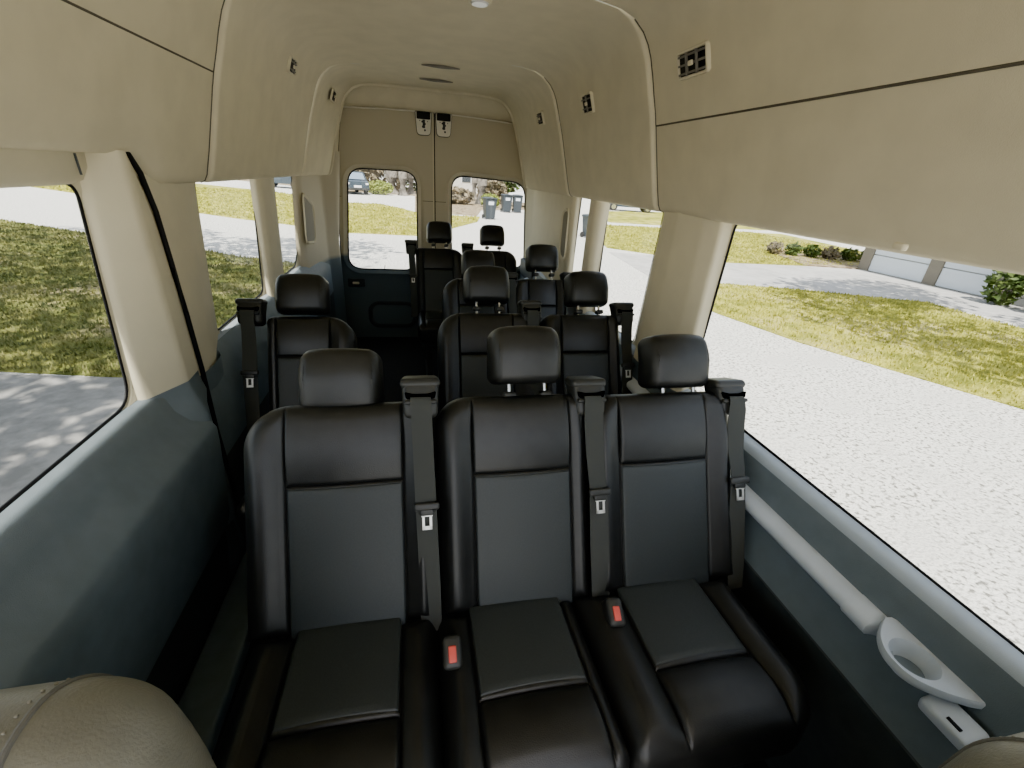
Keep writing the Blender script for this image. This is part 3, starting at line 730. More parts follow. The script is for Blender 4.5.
# B pillar on the sliding door: bright faces
def sealy(z):
    P_ = [(0.10, 1.535), (0.62, 1.530), (0.86, 1.544), (1.06, 1.54), (1.20, 1.535), (1.36, 1.518), (1.46, 1.49), (1.52, 1.45)]
    for (a, b2), (c, d) in zip(P_, P_[1:]):
        if a <= z <= c: return b2+(d-b2)*(z-a)/(c-a)
    return 1.45 if z > 1.5 else 1.535
def ring_l(z):
    k = (z-0.87)/0.57
    return [(x, y, z) for x, y in bz([(-0.806, 1.292+0.062*k), (-0.780, 1.305+0.058*k), (-0.722, 1.425-0.006*k), (-0.717, 1.44), (-0.724, sealy(z)-0.008), (-0.76, sealy(z)+0.004)], 4)]
pillar('trim_20', ring_l, [0.86, 0.88, 0.95, 1.05, 1.15, 1.25, 1.35, 1.42, 1.47, 1.512], 'beige')
# lower door end (grey) under the bright pillar
m = MB(); rows = []
base = ring_l(0.862)
for z in [0.0, 0.15, 0.29, 0.31, 0.36, 0.50, 0.64, 0.70, 0.72, 0.755, 0.80, 0.84, 0.862]:
    k = smooth01((0.862-z)/0.14); e = 0.042*k if z > 0.3 else -0.01
    rows.append([(x+e*(1 if y < sealy(z)-0.02 else 0.3), min(y-0.02*k, sealy(z)), z) for x, y, _ in base])
m.grid(rows); m.build('trim_21', 'grey', kind='structure', ang=60)
m = MB(); m.rbox((-0.655, 0.75, 0.03), (0.13, 1.5, 0.06), 0.012, 0, 3); m.build('trim_30', 'grey', kind='structure')
# header above sliding door window
m = MB(); rows = []
for i in range(11):
    q = -0.45+1.93*i/10
    e = 0.05*smooth01((q-1.30)/0.13)
    rows.append([(x-e, q, z) for x, z in ((-0.80, 1.430), (-0.785, 1.432), (-0.765, 1.442), (-0.752, 1.47), (-0.748, 1.53), (-0.76, 1.60))])
m.grid(rows); m.build('trim_22', 'beige', kind='structure', ang=60)
m = MB(); m.box((-0.7535, 1.30, 1.455), (-0.7495, 1.303, 1.50)); m.build('trim_23', 'dkgrey', kind='structure', smooth=False)
# door seal between sliding door and body
sp = [(-0.722, 1.455, 1.505), (-0.722, 1.49, 1.46), (-0.722, 1.518, 1.36), (-0.724, 1.535, 1.20), (-0.722, 1.54, 1.06), (-0.720, 1.544, 0.86), (-0.717, 1.530, 0.62), (-0.712, 1.532, 0.40), (-0.712, 1.535, 0.10)]
m = MB(); m.tube(sp, 0.0075, 0, 10); m.build('trim_24', 'black', kind='structure')
m = MB(); m.tube([(x-0.006, y+0.018, z) for x, y, z in sp[1:]], 0.004, 0, 8); m.build('trim_25', 'beige', kind='structure')
# second pillar
pillar('trim_26', lambda z: [(x, y, z) for x, y in bz([(-0.745, 1.53), (-0.733, 1.55), (-0.733, 1.62+0.03*(z-0.85)), (-0.745, 1.71+0.09*(z-0.85)), (-0.795, 1.90+0.16*(z-0.85))])], [0.80, 0.86, 1.0, 1.15, 1.3, 1.47], 'beige')
m = MB(); rows = [[(x, y, z) for x, y in bz([(-0.75, 1.53), (-0.730, 1.55), (-0.725, 1.63), (-0.73, 1.73), (-0.80, 1.86)])] for z in [0.0, 0.3, 0.6, 0.78, 0.83]]
m.grid(rows); m.build('trim_27', 'grey', kind='structure', ang=60)
# pillar between left windows 2 and 3
pillar('trim_28', lambda z: [(x, y, z) for x, y in bz([(-0.80, 2.555+0.13*(z-0.87)), (-0.775, 2.56+0.13*(z-0.87)), (-0.755, 2.60+0.13*(z-0.87)), (-0.755, 2.78+0.1*(z-0.87)), (-0.785, 2.90+0.12*(z-0.87)), (-0.80, 2.955+0.13*(z-0.87))])], [0.83, 0.9, 1.05, 1.25, 1.47], 'beige')
# left rear corner panel
def two(z): return z
pillar('trim_29', lambda z: [(x, y, z) for x, y in bz([(-0.80, 3.33+0.28*(z-0.9) if z > 0.9 else 3.33), (-0.775, 3.36+0.26*max(0, z-0.9)), (-0.755, 3.45+0.2*max(0, z-0.9)), (-0.745, 3.80), (-0.72, 4.05), (-0.66+0.10*max(0, z-0.9), 4.14), (-0.64+0.10*max(0, z-0.9), 4.17), (-0.66+0.10*max(0, z-0.9), 4.262)])], [0.0, 0.3, 0.6, 0.76, 0.80, 0.9, 1.05, 1.25, 1.47, 1.60], TWO)
pocket('trim_pocket', 'tall narrow recessed panel on the left rear corner pillar', -0.7475, -1, [(3.42, 1.00), (3.72, 0.965), (3.80, 1.21), (3.50, 1.315)])

# ------------------------------------------------------------------ right wall fittings
t = thing('armrest_rail', 'long pale grey plastic rail along the right wall under the windows', 'trim', loc=(0.98, 0, 0.67))
m = MB()
def railprof(w=1.0): return [(0.030, 0.026), (0.0, 0.022), (-0.022, 0.014), (-0.031, 0.004), (-0.031, -0.010), (-0.022, -0.022), (0.0, -0.030), (0.020, -0.034)]
rows = []
for q, k in [(0.455, 0.0), (0.458, 0.7), (0.466, 1), (0.50, 1), (0.525, 1), (0.526, 0.90), (1.0, 0.90), (1.6, 0.9), (2.4, 0.9), (3.0, 0.9), (3.9, 0.9)]:
    rows.append([(0.02+(x-0.02)*k, q, z*(0.35+0.65*k)) for x, z in railprof()])
m.grid(rows); m.build('rail', 'ltgrey', t, ang=50)
m = MB(); m.rbox((-0.005, 0.47, -0.006), (0.04, 0.02, 0.03), 0.008, 0, 3); m.build('rail_end', 'ltgrey', t)
# cup holder
t = thing('cup_holder', 'pale grey plastic cup holder ring sticking out of the right wall', 'cup holder', loc=(0.952, 0.374, 0.705))
t.scale = (1.12, 1.12, 1.12)
def ringpts(rx, ry, n=36): return [(rx*math.cos(2*PI*i/n), ry*math.sin(2*PI*i/n)) for i in range(n)]
inner = ringpts(0.036, 0.036, 40)
outerq = []
OUT = [(0.045, -0.088), (0.048, 0.072), (0.030, 0.082), (-0.020, 0.052), (-0.045, 0.020), (-0.046, -0.025), (-0.012, -0.058)]
OUTR = quadround(OUT, [0.01, 0.02, 0.02, 0.03, 0.03, 0.03, 0.04], 6)
O2 = ray_out((0, 0), inner, OUTR)
m = MB()
loops(m, [[(x*0.72, y*0.72, -0.034) for x, y in inner], [(x, y, -0.006) for x, y in inner], [(x*1.05, y*1.05, 0.0) for x, y in inner], [(x*0.97, y*0.97, 0.001) for x, y in O2], [(x, y, -0.004) for x, y in O2], [(x, y, -0.014) for x, y in O2], [(x*0.93, y*0.93, -0.018) for x, y in O2]])
m.build('holder_ring', 'ltgrey', t, ang=50)
m = MB(); rows = []
for i in range(13):
    a = PI*0.5+PI*i/12
    rows.append([(0.038*math.cos(a), 0.040*math.sin(a), -0.012), (0.030*math.cos(a), 0.031*math.sin(a), -0.022), (0.018*math.cos(a), 0.022*math.sin(a), -0.034)])
m.grid(rows); m.build('holder_cup', 'midgrey', t)
m = MB(); q = [(x*0.75, y*0.75, -0.032) for x, y in inner]; m.add(q, [tuple(range(len(q)))]); m.build('holder_base', 'grey', t, smooth=False)
# small pull tray
t = thing('ashtray_cover', 'small pale grey plastic cover in front of the cup holder on the right wall', 'trim', loc=(0.954, 0.286, 0.668), rot=(0, math.radians(-14), 0))
m = MB(); m.rbox((0, 0, -0.012), (0.056, 0.085, 0.034), 0.010, 0, 4); b_ = m.build('cover', 'ltgrey', t)
m = MB(); m.rbox((-0.014, -0.010, 0.0055), (0.007, 0.024, 0.003), 0.001, 0, 2); m.build('slot', 'black', t)

# ------------------------------------------------------------------ vents and clips on the overhead panels
def vent(name, label, x, side, y, z, w, h, slope, rows_=3, cols=2, big=True):
    t = thing(name, label, 'vent', loc=(x-side*0.005, y, z), rot=(0, side*slope, 0))
    # local: y along, z up, x normal
    m = MB(); R0 = rrect(-w/2, w/2, -h/2, h/2, 0.012, 5)
    loops(m, [[(side*0.004, a_, b_) for a_, b_ in offset(R0, 0.002)], [(-side*0.008, a_, b_) for a_, b_ in R0], [(-side*0.008, a_, b_) for a_, b_ in offset(R0, -0.006)], [(side*0.004, a_, b_) for a_, b_ in offset(R0, -0.009)]])
    m.build('bezel', 'beige', t)
    m = MB(); q = [(-side*0.001, a_, b_) for a_, b_ in offset(R0, -0.004)]; m.add(q, [tuple(range(len(q)))]); m.build('vent_backing', 'black', t, smooth=False)
    for i in range(rows_):
        zz = -h/2+h*(i+0.6)/(rows_+0.2)
        m = MB(); m.box((-side*0.007-0.001, -w/2+0.008, zz-0.003), (-side*0.003+0.001, w/2-0.008, zz+0.003)); m.build('slat', 'vent', t, smooth=False)
    for i in range(1, cols+1):
        yy = -w/2+w*i/(cols+1)
        m = MB(); m.box((-side*0.009-0.001, yy-0.003, -h/2+0.006), (-side*0.004+0.001, yy+0.003, h/2-0.006)); m.build('divider', 'vent', t, smooth=False)
    m = MB(); m.rbox((-side*0.010, 0, 0), (0.008, 0.022, 0.014), 0.003, 0, 2); m.build('vent_knob', 'beige', t)
def px(z, off=0):
    for (a, za), (b2, zb) in zip(PROF[6:], PROF[7:]):
        if za <= z <= zb: return a+(b2-a)*(z-za)/(zb-za)-off
vent('air_vent', 'largest rectangular air vent, on the near right overhead panel', CX+px(1.87), 1, 1.51, 1.872, 0.165, 0.075, -0.32, 3, 2)
vent('air_vent', 'small square air vent on the middle right overhead panel', CX+px(1.858, 0.020), 1, 2.39, 1.858, 0.14, 0.085, -0.32, 2, 1)
vent('air_vent', 'small air vent on the far right overhead panel near the rear doors', CX+px(1.865, 0.036), 1, 3.22, 1.865, 0.14, 0.075, -0.32, 2, 1)
vent('air_vent', 'small square air vent on the left overhead panel', CX-px(1.925, 0.018), -1, 2.74, 1.925, 0.14, 0.07, -0.32, 2, 1)
vent('air_vent', 'dark air vent on the rearmost left overhead panel', CX-px(1.93, 0.052), -1, 3.75, 1.93, 0.16, 0.07, -0.32, 1, 1)
# ceiling details
def pull(name, label, x, y, w):
    m = MB()
    pts = [(x-w/2+w*i/10, y+0.03*((i-5)/5)**2, 2.064-0.004*math.sin(PI*i/10)) for i in range(11)]
    m.tube(pts, [0.003+0.006*math.sin(PI*i/10) for i in range(11)], 0, 8)
    m.build(name, 'vent', label=label, cat='trim')
pull('ceiling_slot', 'dark curved slot in the ceiling, the one nearer the camera', 0.175, 3.12, 0.22)
pull('ceiling_slot', 'grey curved slot in the ceiling just before the rear doors', 0.17, 3.58, 0.22)
t = thing('ceiling_lamp', 'small round white lamp in the ceiling at the top edge', 'lamp', loc=(0.245, 1.96, 2.066))
m = MB(); m.tube([(0, 0, 0.006), (0, 0, -0.008)], [0.045, 0.040], 0, 24); m.build('lamp_rim', 'beige', t)
m = MB(); m.tube([(0, 0, -0.004), (0, 0, -0.013)], [0.034, 0.028], 0, 24); m.build('lamp_lens', 'lens', t)
m = MB(); m.rbox((0.735+0.13, 0.985, 1.437), (0.014, 0.024, 0.014), 0.005, 0, 3)
m.build('coat_hook', 'beige', label='tiny beige tab on the lower edge of the near right overhead panel', cat='hook', loc=(0.004, -0.31, 0.012))

# ================================================================== outdoors
m = MB(); m.box((-90, -40, GZ-0.3), (90, 110, GZ)); m.build('ground', 'road', kind='structure', smooth=False)
def patch(name, pts, z, matn, kind='structure'):
    m = MB(); n = len(pts); A = [(x, y, GZ+z) for x, y in pts]; B = [(x, y, GZ-0.02) for x, y in pts]
    m.add(A+B, [tuple(range(n))]+[(i, n+i, n+(i+1) % n, (i+1) % n) for i in range(n)])
    o = m.build(name, matn, kind=kind, smooth=False); return o
LAWN_L = [(-1.95, 4.72), (-3.0, 4.85), (-4.2, 5.07), (-8, 5.5), (-30, 7.0), (-30, 26.5), (-11.87, 16.36), (-10.3, 15.4), (-8.9, 14.6), (-5.2, 12.5), (-4.06, 11.7), (-2.98, 11.2), (-1.9, 10.9)]
LAWN_F = [(0.3, 16.66), (1.67, 19.7), (3.0, 22.6), (3.5, 25.4), (2.1, 25.3), (0.04, 26.3), (-2.08, 30.7), (-3.96, 30.1), (-9.5, 36.4), (-30, 50), (-40, 44), (-17.0, 27.5), (-8.38, 20.7), (-6.45, 19.3), (-5.05, 18.6), (-2.29, 16.7)]
LAWN_R1 = [(5.73, 7.31), (6.14, 5.69), (7.21, 3.34), (8.4, 0), (14, -2), (13.5, 5), (12.2, 6.5), (12.4, 8.4), (9.6, 9.5), (7.7, 10.0), (6.2, 9.6), (5.6, 8.6)]
LAWN_R2 = [(6.86, 15.6), (8.32, 14.2), (10.18, 13.23), (12.99, 13.13), (20, 14.0), (22, 24.4), (13.94, 24.4), (10.59, 24.5), (8.0, 20)]
LAWN_R3 = [(11.5, 26.2), (15, 26.0), (30, 27), (34, 45), (14, 36), (12, 31)]
patch('ground_driveway_concrete', [(-1.5, -6), (-1.5, 4.6), (-3.0, 4.85), (-8, 5.5), (-30, 7), (-30, -6)], 0.006, 'conc')
patch('ground_driveway_right', [(5.9, 9.7), (7.7, 10.0), (9.6, 9.5), (12.4, 8.4), (12.9, 5.5), (15.2, 5.5), (15.2, 12.9), (12.99, 13.13), (10.18, 13.23), (8.32, 14.2), (6.5, 14.6)], 0.006, 'drive')
patch('ground_leaf_litter', [(0.04, 26.5), (3.4, 25.8), (4.2, 30), (12, 36), (14, 60), (-30, 60), (-6, 43), (0.1, 42)], 0.008, 'mulch')
patch('ground_hedge_bed', [(13.2, 13.2), (15.0, 12.8), (21, 14), (21, 17), (14.4, 16.6)], 0.04, 'mulch')
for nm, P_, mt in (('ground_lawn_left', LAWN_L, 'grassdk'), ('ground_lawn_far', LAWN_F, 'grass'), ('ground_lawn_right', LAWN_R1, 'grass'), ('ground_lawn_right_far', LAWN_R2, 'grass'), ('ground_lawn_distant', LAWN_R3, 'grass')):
    patch(nm, P_, 0.015, mt)
def inside(p, poly):
    x, y = p; r_ = False; j = len(poly)-1
    for i in range(len(poly)):
        xi, yi = poly[i]; xj, yj = poly[j]
        if (yi > y) != (yj > y) and x < (xj-xi)*(y-yi)/(yj-yi)+xi: r_ = not r_
        j = i
    return r_
def blades(name, poly, box, n, h, matn, label):
    m = MB(); k = 0; x0, x1, y0, y1 = box; vs = []; fs = []
    while k < n:
        x = random.uniform(x0, x1); y = y0+(y1-y0)*random.random()**1.5
        if not inside((x, y), poly): 
            k += 0.2; continue
        a = random.uniform(0, PI); hh = h*random.uniform(0.5, 1.2); w = 0.006+0.0018*y
        dx, dy = math.cos(a)*w, math.sin(a)*w; lx, ly = random.uniform(-.5, .5)*hh, random.uniform(-.5, .5)*hh
        o = len(vs); vs += [(x-dx, y-dy, GZ+0.012), (x+dx, y+dy, GZ+0.012), (x+lx, y+ly, GZ+0.015+hh)]; fs.append((o, o+1, o+2)); k += 1
    m.add(vs, fs); m.build(name, matn, kind='stuff', smooth=False, merge=False, label=label, cat='grass')
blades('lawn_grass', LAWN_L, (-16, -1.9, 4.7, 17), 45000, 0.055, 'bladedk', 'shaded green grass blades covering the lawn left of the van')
blades('lawn_grass', LAWN_R1, (5.6, 14, 0, 10), 26000, 0.05, 'blade', 'sunlit yellow-green grass blades on the lawn right of the van')
blades('lawn_grass', LAWN_R2, (6.8, 20, 13, 24.5), 14000, 0.06, 'blade', 'sunlit grass blades on the lawn across the driveway at right')
blades('lawn_grass', LAWN_F, (-20, 3.5, 16.6, 36), 18000, 0.07, 'blade', 'bright yellow-green grass blades on the lawn behind the van')

# ---- foliage
def leaves(mb, c, R, n, size, mi=0, flat=1.0):
    vs = []; fs = []
    for i in range(n):
        while True:
            p = Vector((random.uniform(-1, 1), random.uniform(-1, 1), random.uniform(-1, 1)))
            if 0.25 < p.length < 1: break
        q = Vector((c[0]+p.x*R[0], c[1]+p.y*R[1], c[2]+p.z*R[2]))
        a = Vector((random.gauss(0, 1), random.gauss(0, 1), random.gauss(0, 0.7))).normalized(); b2 = a.cross(Vector((random.gauss(0, 1), random.gauss(0, 1), random.gauss(0, 1)))).normalized()
        s_ = size*random.uniform(0.6, 1.3); o = len(vs)
        vs += [tuple(q-a*s_), tuple(q+b2*s_*0.45), tuple(q+a*s_), tuple(q-b2*s_*0.45)]; fs.append((o, o+1, o+2, o+3))
    mb.add(vs, fs, mi)
def tree(label, x, y, h, tr, crown, n, size, spread=True, name='oak_tree', matn='leafA', lean=0.0, cpts=None):
    t = thing(name, label, 'tree', loc=(x, y, GZ))
    m = MB(); pts = [(lean*h*(i/6)**2+0.05*math.sin(i*1.7), 0.06*math.cos(i*2.1), h*i/6) for i in range(7)]
    m.tube(pts, [tr*1.35, tr*1.05, tr, tr*0.95, tr*0.88, tr*0.8, tr*0.6], 0, 12)
    top = pts[-1]
    for i in range(6):
        a = i*PI/3+0.4; L = crown[0]*0.7
        m.tube([top, (top[0]+math.cos(a)*L*0.5, top[1]+math.sin(a)*L*0.5, top[2]+crown[2]*0.35), (top[0]+math.cos(a)*L, top[1]+math.sin(a)*L, top[2]+crown[2]*0.5)], [tr*0.5, tr*0.3, tr*0.12], 0, 8)
    m.build('trunk', 'bark', t)
    m = MB()
    for cxx, cyy, czz, rr in (cpts or [(0, 0, 1, 1)]):
        leaves(m, (top[0]+cxx, top[1]+cyy, top[2]+crown[2]*0.6*czz), (crown[0]*rr, crown[1]*rr, crown[2]*rr), int(n*rr*rr), size)
    m.build('foliage', matn, t, smooth=False, merge=False)
    return t
def clumps(R, k, seed):
    rnd = random.Random(seed)
    return [(rnd.uniform(-1, 1)*R, rnd.uniform(-1, 1)*R, rnd.uniform(0.6, 1.6), rnd.uniform(0.25, 0.5)) for _ in range(k)]
# shade trees whose crowns reach over the drive and lawns
tree('large oak left of the van shading the concrete drive', -9.5, -2.2, 5.2, 0.32, (4.6, 4.6, 1.6), 2600, 0.16, cpts=[(a+3.6, b2+0.4, c, d) for a, b2, c, d in clumps(3.4, 20, 1)])
tree('large oak at the left shading the lawn beside the van', -11.5, 4.6, 6.0, 0.34, (5.4, 5.0, 1.8), 2500, 0.17, cpts=[(a+3.6, b2+0.8, c, d) for a, b2, c, d in clumps(5.4, 26, 2)])
tree('large oak at the right shading the lawn by the garage', 13.6, -2.4, 6.0, 0.30, (3.8, 3.6, 1.6), 2600, 0.16, cpts=[(a-3.6, b2+4.8, c, d) for a, b2, c, d in clumps(3.6, 14, 3)])
# trunks and undergrowth at the far side of the street
tr_specs = [(-1.9, 44, 0.50, 'broad grey tree trunk seen in the left rear window, leftmost of three'), (-0.9, 41.5, 0.34, 'slim grey tree trunk right of the broad trunk in the left rear window'), (-0.25, 45, 0.30, 'thin tree trunk at the right edge of the left rear window'), (5.0, 36, 0.36, 'grey tree trunk behind the single waste bin'), (6.6, 40, 0.30, 'tree trunk behind the gap between the waste bins'), (5.3, 43, 0.26, 'pale thin tree trunk between two bushes in the right rear window'), (9.4, 46, 0.34, 'tree trunk above the pair of waste bins')]
for x, y, r_, lb in tr_specs:
    tree(lb, x, y, 8.0, r_, (1.2, 1.2, 1.2), 900, 0.30, cpts=clumps(0.6, 4, int(x*10+y)))
def bush(label, x, y, rx, ry, rz, n, size, matn, name='bush', group=None):
    t = thing(name, label, 'bush', loc=(x, y, GZ), group=group)
    m = MB()
    for i in range(7):
        a = i*0.9; m.tube([(0, 0, 0), (math.cos(a)*rx*0.4, math.sin(a)*ry*0.4, rz*0.7)], [0.04, 0.015], 0, 6)
    m.build('stem', 'bark', t)
    m = MB(); leaves(m, (0, 0, rz*0.95), (rx, ry, rz), n, size); m.build('foliage', matn, t, smooth=False, merge=False)
bush('pale yellow-green bush right of the parked car in the left rear window', -2.75, 41.0, 1.1, 0.8, 0.55, 700, 0.16, 'leafB')
bush('brown dry bush behind the parked car', -4.6, 45.5, 1.8, 1.0, 1.9, 900, 0.28, 'leafC')
bush('tall dry bush above the pale yellow-green bush', -2.3, 48.6, 2.0, 1.2, 2.2, 900, 0.28, 'leafC')
bush('dark green bush between trunks in the left rear window', 0.3, 51.5, 2.4, 1.2, 2.4, 900, 0.30, 'leafA')
bush('brown dry bush at the left of the right rear window', 2.9, 35.0, 1.5, 1.0, 0.6, 800, 0.22, 'leafC')
bush('yellowish bush behind the single waste bin', 5.3, 33.5, 0.7, 0.7, 0.45, 500, 0.18, 'leafB')
bush('brown bush between the waste bins in the right rear window', 6.2, 38, 1.3, 1.0, 1.0, 700, 0.22, 'leafC')
bush('dark bush behind the pair of waste bins', 7.8, 43.5, 1.8, 1.2, 1.8, 900, 0.26, 'leafA')
bush('dry bush at the right edge of the right rear window', 10.9, 39.5, 1.5, 1.2, 1.8, 800, 0.26, 'leafC')
for i in range(9):
    x = 14.0+i*0.62; y = 15.6-i*0.26
    bush('low dark shrub in the mulch bed beside the garage', x, y, 0.30, 0.34, 0.26, 260, 0.09, 'leafA' if i % 3 else 'leafC', group='low shrubs in the hedge bed by the garage')
for i in range(4):
    bush('dark leafy shrub by the wall right of the garage doors', 14.5, 8.3-i*1.0, 0.42, 0.42, 0.55, 420, 0.10, 'leafA', group='shrubs right of the garage doors')

# ---- houses
t = thing('house', 'pale house with two white garage doors beyond the right lawn', 'house', loc=(15.2, 9.5, GZ))
m = MB(); m.box((0.10, -7, 0), (8, 3.4, 3.0)); m.build('wall', 'house', t, smooth=False)
m = MB(); rows = [[(-0.5, -7.5, 2.9), (4, -7.5, 4.6), (8.5, -7.5, 2.9)], [(-0.5, 3.9, 2.9), (4, 3.9, 4.6), (8.5, 3.9, 2.9)]]; m.grid(rows); m.build('roof', 'roof', t, smooth=False)
for ya, yb in ((1.25, 3.05), (-0.55, 0.85)):
    m = MB()
    for k in range(4): m.box((0.02, ya, 0.03+k*0.55), (0.09, yb, 0.03+k*0.55+0.52))
    m.build('garage_door', 'gdoor', t, smooth=False, label='white garage door')
for yy in (0.86, 3.06, -0.93):
    m = MB(); m.box((-0.02, yy, 0), (0.10, yy+0.37, 2.5)); m.build('door_column', 'pillarwall', t, smooth=False)
t = thing('house', 'white house with a dark window behind bushes at the rear', 'house', loc=(4.2, 55, GZ))
m = MB(); m.box((-3.0, 0, 0), (3.2, 6, 3.2)); m.build('wall', 'house', t, smooth=False)
m = MB(); m.box((1.2, -0.05, 1.1), (2.2, 0.05, 2.6)); w_ = m.build('window', 'winpane', t, smooth=False)
m = MB(); m.box((1.1, -0.08, 1.0), (1.2, 0.02, 2.7)); m.box((2.2, -0.08, 1.0), (2.3, 0.02, 2.7)); m.build('window_frame', 'carwhite', w_, smooth=False)
m = MB(); m.grid([[(-3.6, -0.6, 3.1), (0, -0.6, 4.8), (3.8, -0.6, 3.1)], [(-3.6, 6.6, 3.1), (0, 6.6, 4.8), (3.8, 6.6, 3.1)]]); m.build('roof', 'roof', t, smooth=False)

# ---- waste bins
def bin_(label, x, y, rz, s=1.0):
    t = thing('waste_bin', label, 'waste bin', loc=(x, y, GZ), rot=(0, 0, rz))
    m = MB()
    rows = [[(sx*w, sy*d, z) for sx, sy in ((-1, -1), (1, -1), (1, 1), (-1, 1))] for w, d, z in ((0.22, 0.26, 0.06), (0.24, 0.28, 0.10), (0.29, 0.36, 0.98*s))]
    m.grid(rows, closed=True); m.add(rows[0], [(3, 2, 1, 0)]); m.build('bin_body', 'bin', t, smooth=False)
    m = MB(); m.rbox((0, 0, 1.01*s), (0.64, 0.80, 0.07), 0.03, 0, 3, lambda p: [p[0], p[1], p[2]+0.03*(1-(p[0]/0.32)**2)]); m.build('bin_lid', 'bin', t)
    for sx in (-1, 1):
        m = MB(); m.tube([(sx*0.25, 0.27, 0.11), (sx*0.30, 0.27, 0.11)], 0.11, 0, 14); m.build('wheel', 'tyre', t)
    m = MB(); m.tube([(-0.26, 0.42, 0.97*s), (0.26, 0.42, 0.97*s)], 0.018, 0, 8); m.build('handle', 'bin', t)
    m = MB(); m.box((-0.14, -0.36, 0.72*s), (0.14, -0.345, 0.88*s)); m.build('sticker', 'binlabel', t, smooth=False)
bin_('dark waste bin standing alone by the grass in the right rear window', 3.85, 24.4, 0.1)
bin_('dark waste bin, left one of a pair in the right rear window', 5.75, 29.6, 0.05)
bin_('dark waste bin, right one of a pair in the right rear window', 6.5, 29.8, -0.1)
bin_('dark waste bin on the street seen through the rearmost right window', 7.25, 18.3, 0.3, 0.85)

# ---- parked cars
def car(label, x, y, rz, paint, L=4.6, W=1.8, H=1.55, name='car'):
    t = thing(name, label, 'car', loc=(x, y, GZ), rot=(0, 0, rz))
    side = [(-L/2, 0.35), (-L/2+0.05, 0.95), (-L/2+0.5, 1.05), (-L/2+0.95, H-0.03), (0.3, H), (1.0, 1.10), (L/2-0.15, 0.92), (L/2, 0.70), (L/2, 0.35)]
    m = MB(); xs = [(-W/2, 0.0), (-W/2+0.10, 1), (W/2-0.10, 1), (W/2, 0.0)]
    rows = []
    for wx, k in xs:
        rows.append([(wx*(0.86 if (z > 1.12) else 1), a_*(1 if k else 0.985), z-(0 if k else 0.05)*(1 if z > 0.5 else 0)) for a_, z in side])
    m.grid(rows)
    m.add(rows[0], [tuple(range(len(side)))]); m.add(rows[-1], [tuple(reversed(range(len(side))))])
    m.build('body', paint, t, ang=30)
    def G(y0, z0, y1, z1, wx0=0.70, wx1=0.62, dy=0.02):
        m = MB(); m.add([(-wx0, y0, z0), (wx0, y0, z0), (wx1, y1, z1), (-wx1, y1, z1)], [(0, 1, 2, 3)]); return m
    m = G(-L/2+0.47, 1.10, -L/2+0.87, H-0.09); m.build('rear_window', 'carglass', t, smooth=False)
    m = G(1.02, 1.13, 0.42, H-0.04); m.build('windscreen', 'carglass', t, smooth=False)
    for sg in (-1, 1):
        m = MB(); xx = sg*(W/2*0.86+0.004)
        m.add([(xx, -L/2+0.75, 1.13), (xx, 0.85, 1.13), (xx, 0.30, H-0.10), (xx, -L/2+1.05, H-0.10)], [(0, 1, 2, 3)]); m.build('side_window', 'carglass', t, smooth=False)
        for yy in (-L/2+0.85, L/2-0.85):
            m = MB(); m.tube([(sg*(W/2-0.2), yy, 0.33), (sg*(W/2+0.01), yy, 0.33)], 0.33, 0, 18); w_ = m.build('wheel', 'tyre', t)
            m = MB(); m.tube([(sg*(W/2-0.02), yy, 0.33), (sg*(W/2+0.02), yy, 0.33)], 0.19, 0, 14); m.build('hub', 'chrome', w_)
        m = MB(); m.rbox((sg*0.72, -L/2+0.0, 0.80), (0.22, 0.08, 0.14), 0.03, 0, 2); m.build('tail_lamp', 'lens', t)
    m = MB(); m.box((-0.28, -L/2-0.02, 0.52), (0.28, -L/2+0.02, 0.68)); m.build('number_plate', 'plate', t, smooth=False)
    m = MB(); m.rbox((0, -L/2-0.01, 0.42), (W-0.1, 0.10, 0.16), 0.03, 0, 2); m.build('bumper', 'bplastic', t)
    return t
car('dark blue-grey car parked across the street in the left rear window', -5.0, 41.0, math.radians(20), 'carpaint', H=1.65)
car('dark car at the kerb glimpsed at the top of the rearmost left window', -10.4, 42.6, math.radians(70), 'carpaint', H=1.45)
car('white car parked behind the pair of waste bins', 9.3, 35.8, math.radians(80), 'carwhite', H=1.4)
car('dark car far away at the top of the middle right window', 18.4, 38.5, math.radians(75), 'carpaint')

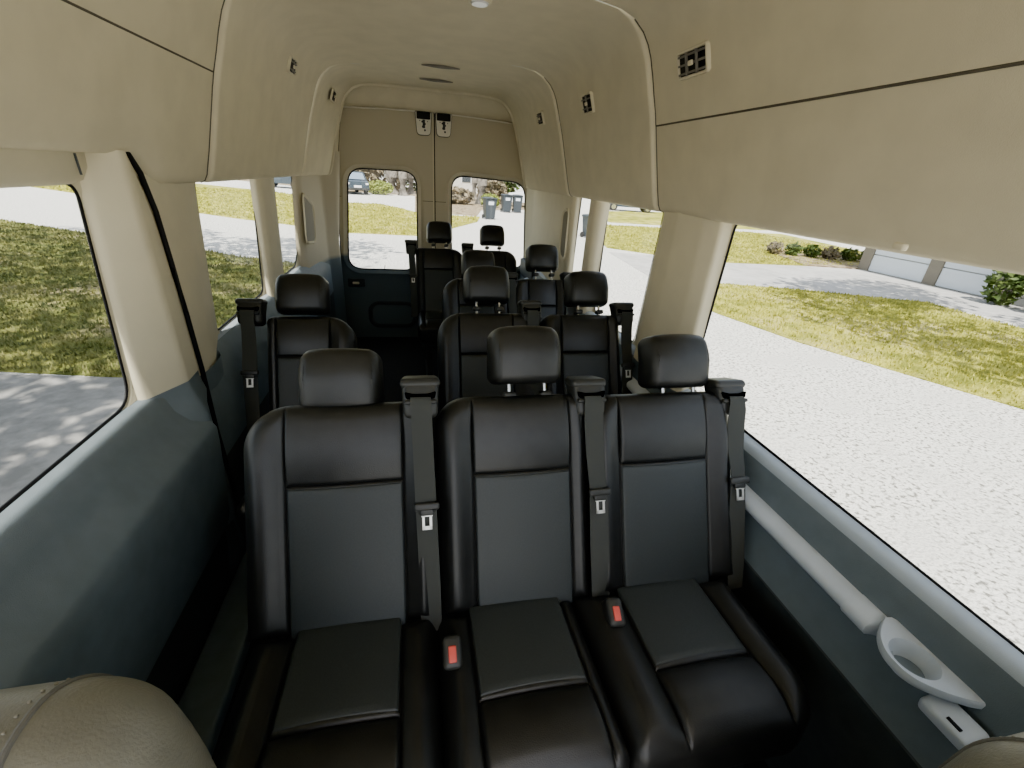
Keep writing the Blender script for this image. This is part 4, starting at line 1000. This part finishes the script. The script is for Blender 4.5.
# ------------------------------------------------------------------ light
w = bpy.data.worlds.new('sky'); bpy.context.scene.world = w; w.use_nodes = True; nt = w.node_tree; nt.nodes.clear()
out = nt.nodes.new('ShaderNodeOutputWorld'); bg = nt.nodes.new('ShaderNodeBackground'); sky = nt.nodes.new('ShaderNodeTexSky')
sky.sky_type = 'NISHITA'; sky.sun_disc = False; sky.sun_elevation = math.radians(52); sky.sun_rotation = math.radians(200); sky.air_density = 1.0; sky.dust_density = 2.0
bg.inputs['Strength'].default_value = 0.75
mw = nt.nodes.new('ShaderNodeMixRGB'); mw.inputs[0].default_value = 0.75; mw.inputs[2].default_value = (1.15, 1.12, 1.02, 1)
nt.links.new(sky.outputs[0], mw.inputs[1]); nt.links.new(mw.outputs[0], bg.inputs[0]); nt.links.new(bg.outputs[0], out.inputs[0])
sd = bpy.data.lights.new('sun', 'SUN'); sd.energy = 9.0; sd.angle = math.radians(0.6); sd.color = (1.0, 0.95, 0.86)
so = bpy.data.objects.new('sun', sd); C.objects.link(so)
az, el = math.radians(-100), math.radians(60)
dirv = Vector((math.cos(az)*math.cos(el), math.sin(az)*math.cos(el), math.sin(el)))   # towards the sun
so.rotation_euler = dirv.to_track_quat('Z', 'Y').to_euler(); so.location = (0, 0, 12)

# ------------------------------------------------------------------ camera
cd = bpy.data.cameras.new('camera'); cd.sensor_width = 36; cd.lens = 439.0*36/1024; cd.clip_start = 0.01; cd.clip_end = 300
co = bpy.data.objects.new('camera', cd); C.objects.link(co)
R = Matrix(((0.9779157, 0.0269975, -0.2072488), (-0.1983263, 0.4327120, -0.8794470), (0.0659362, 0.9011279, 0.4285101))).to_4x4()
co.matrix_world = Matrix.Translation((0, 0, 1.52)) @ R
sc = bpy.context.scene; sc.camera = co
sc.view_settings.view_transform = 'AgX'; sc.view_settings.look = 'AgX - Punchy'; sc.view_settings.exposure = 1.15; sc.view_settings.gamma = 1.0
sc.cycles.max_bounces = 10; sc.cycles.diffuse_bounces = 6; sc.cycles.transparent_max_bounces = 12
sc.cycles.use_denoising = True; sc.cycles.sample_clamp_indirect = 6.0
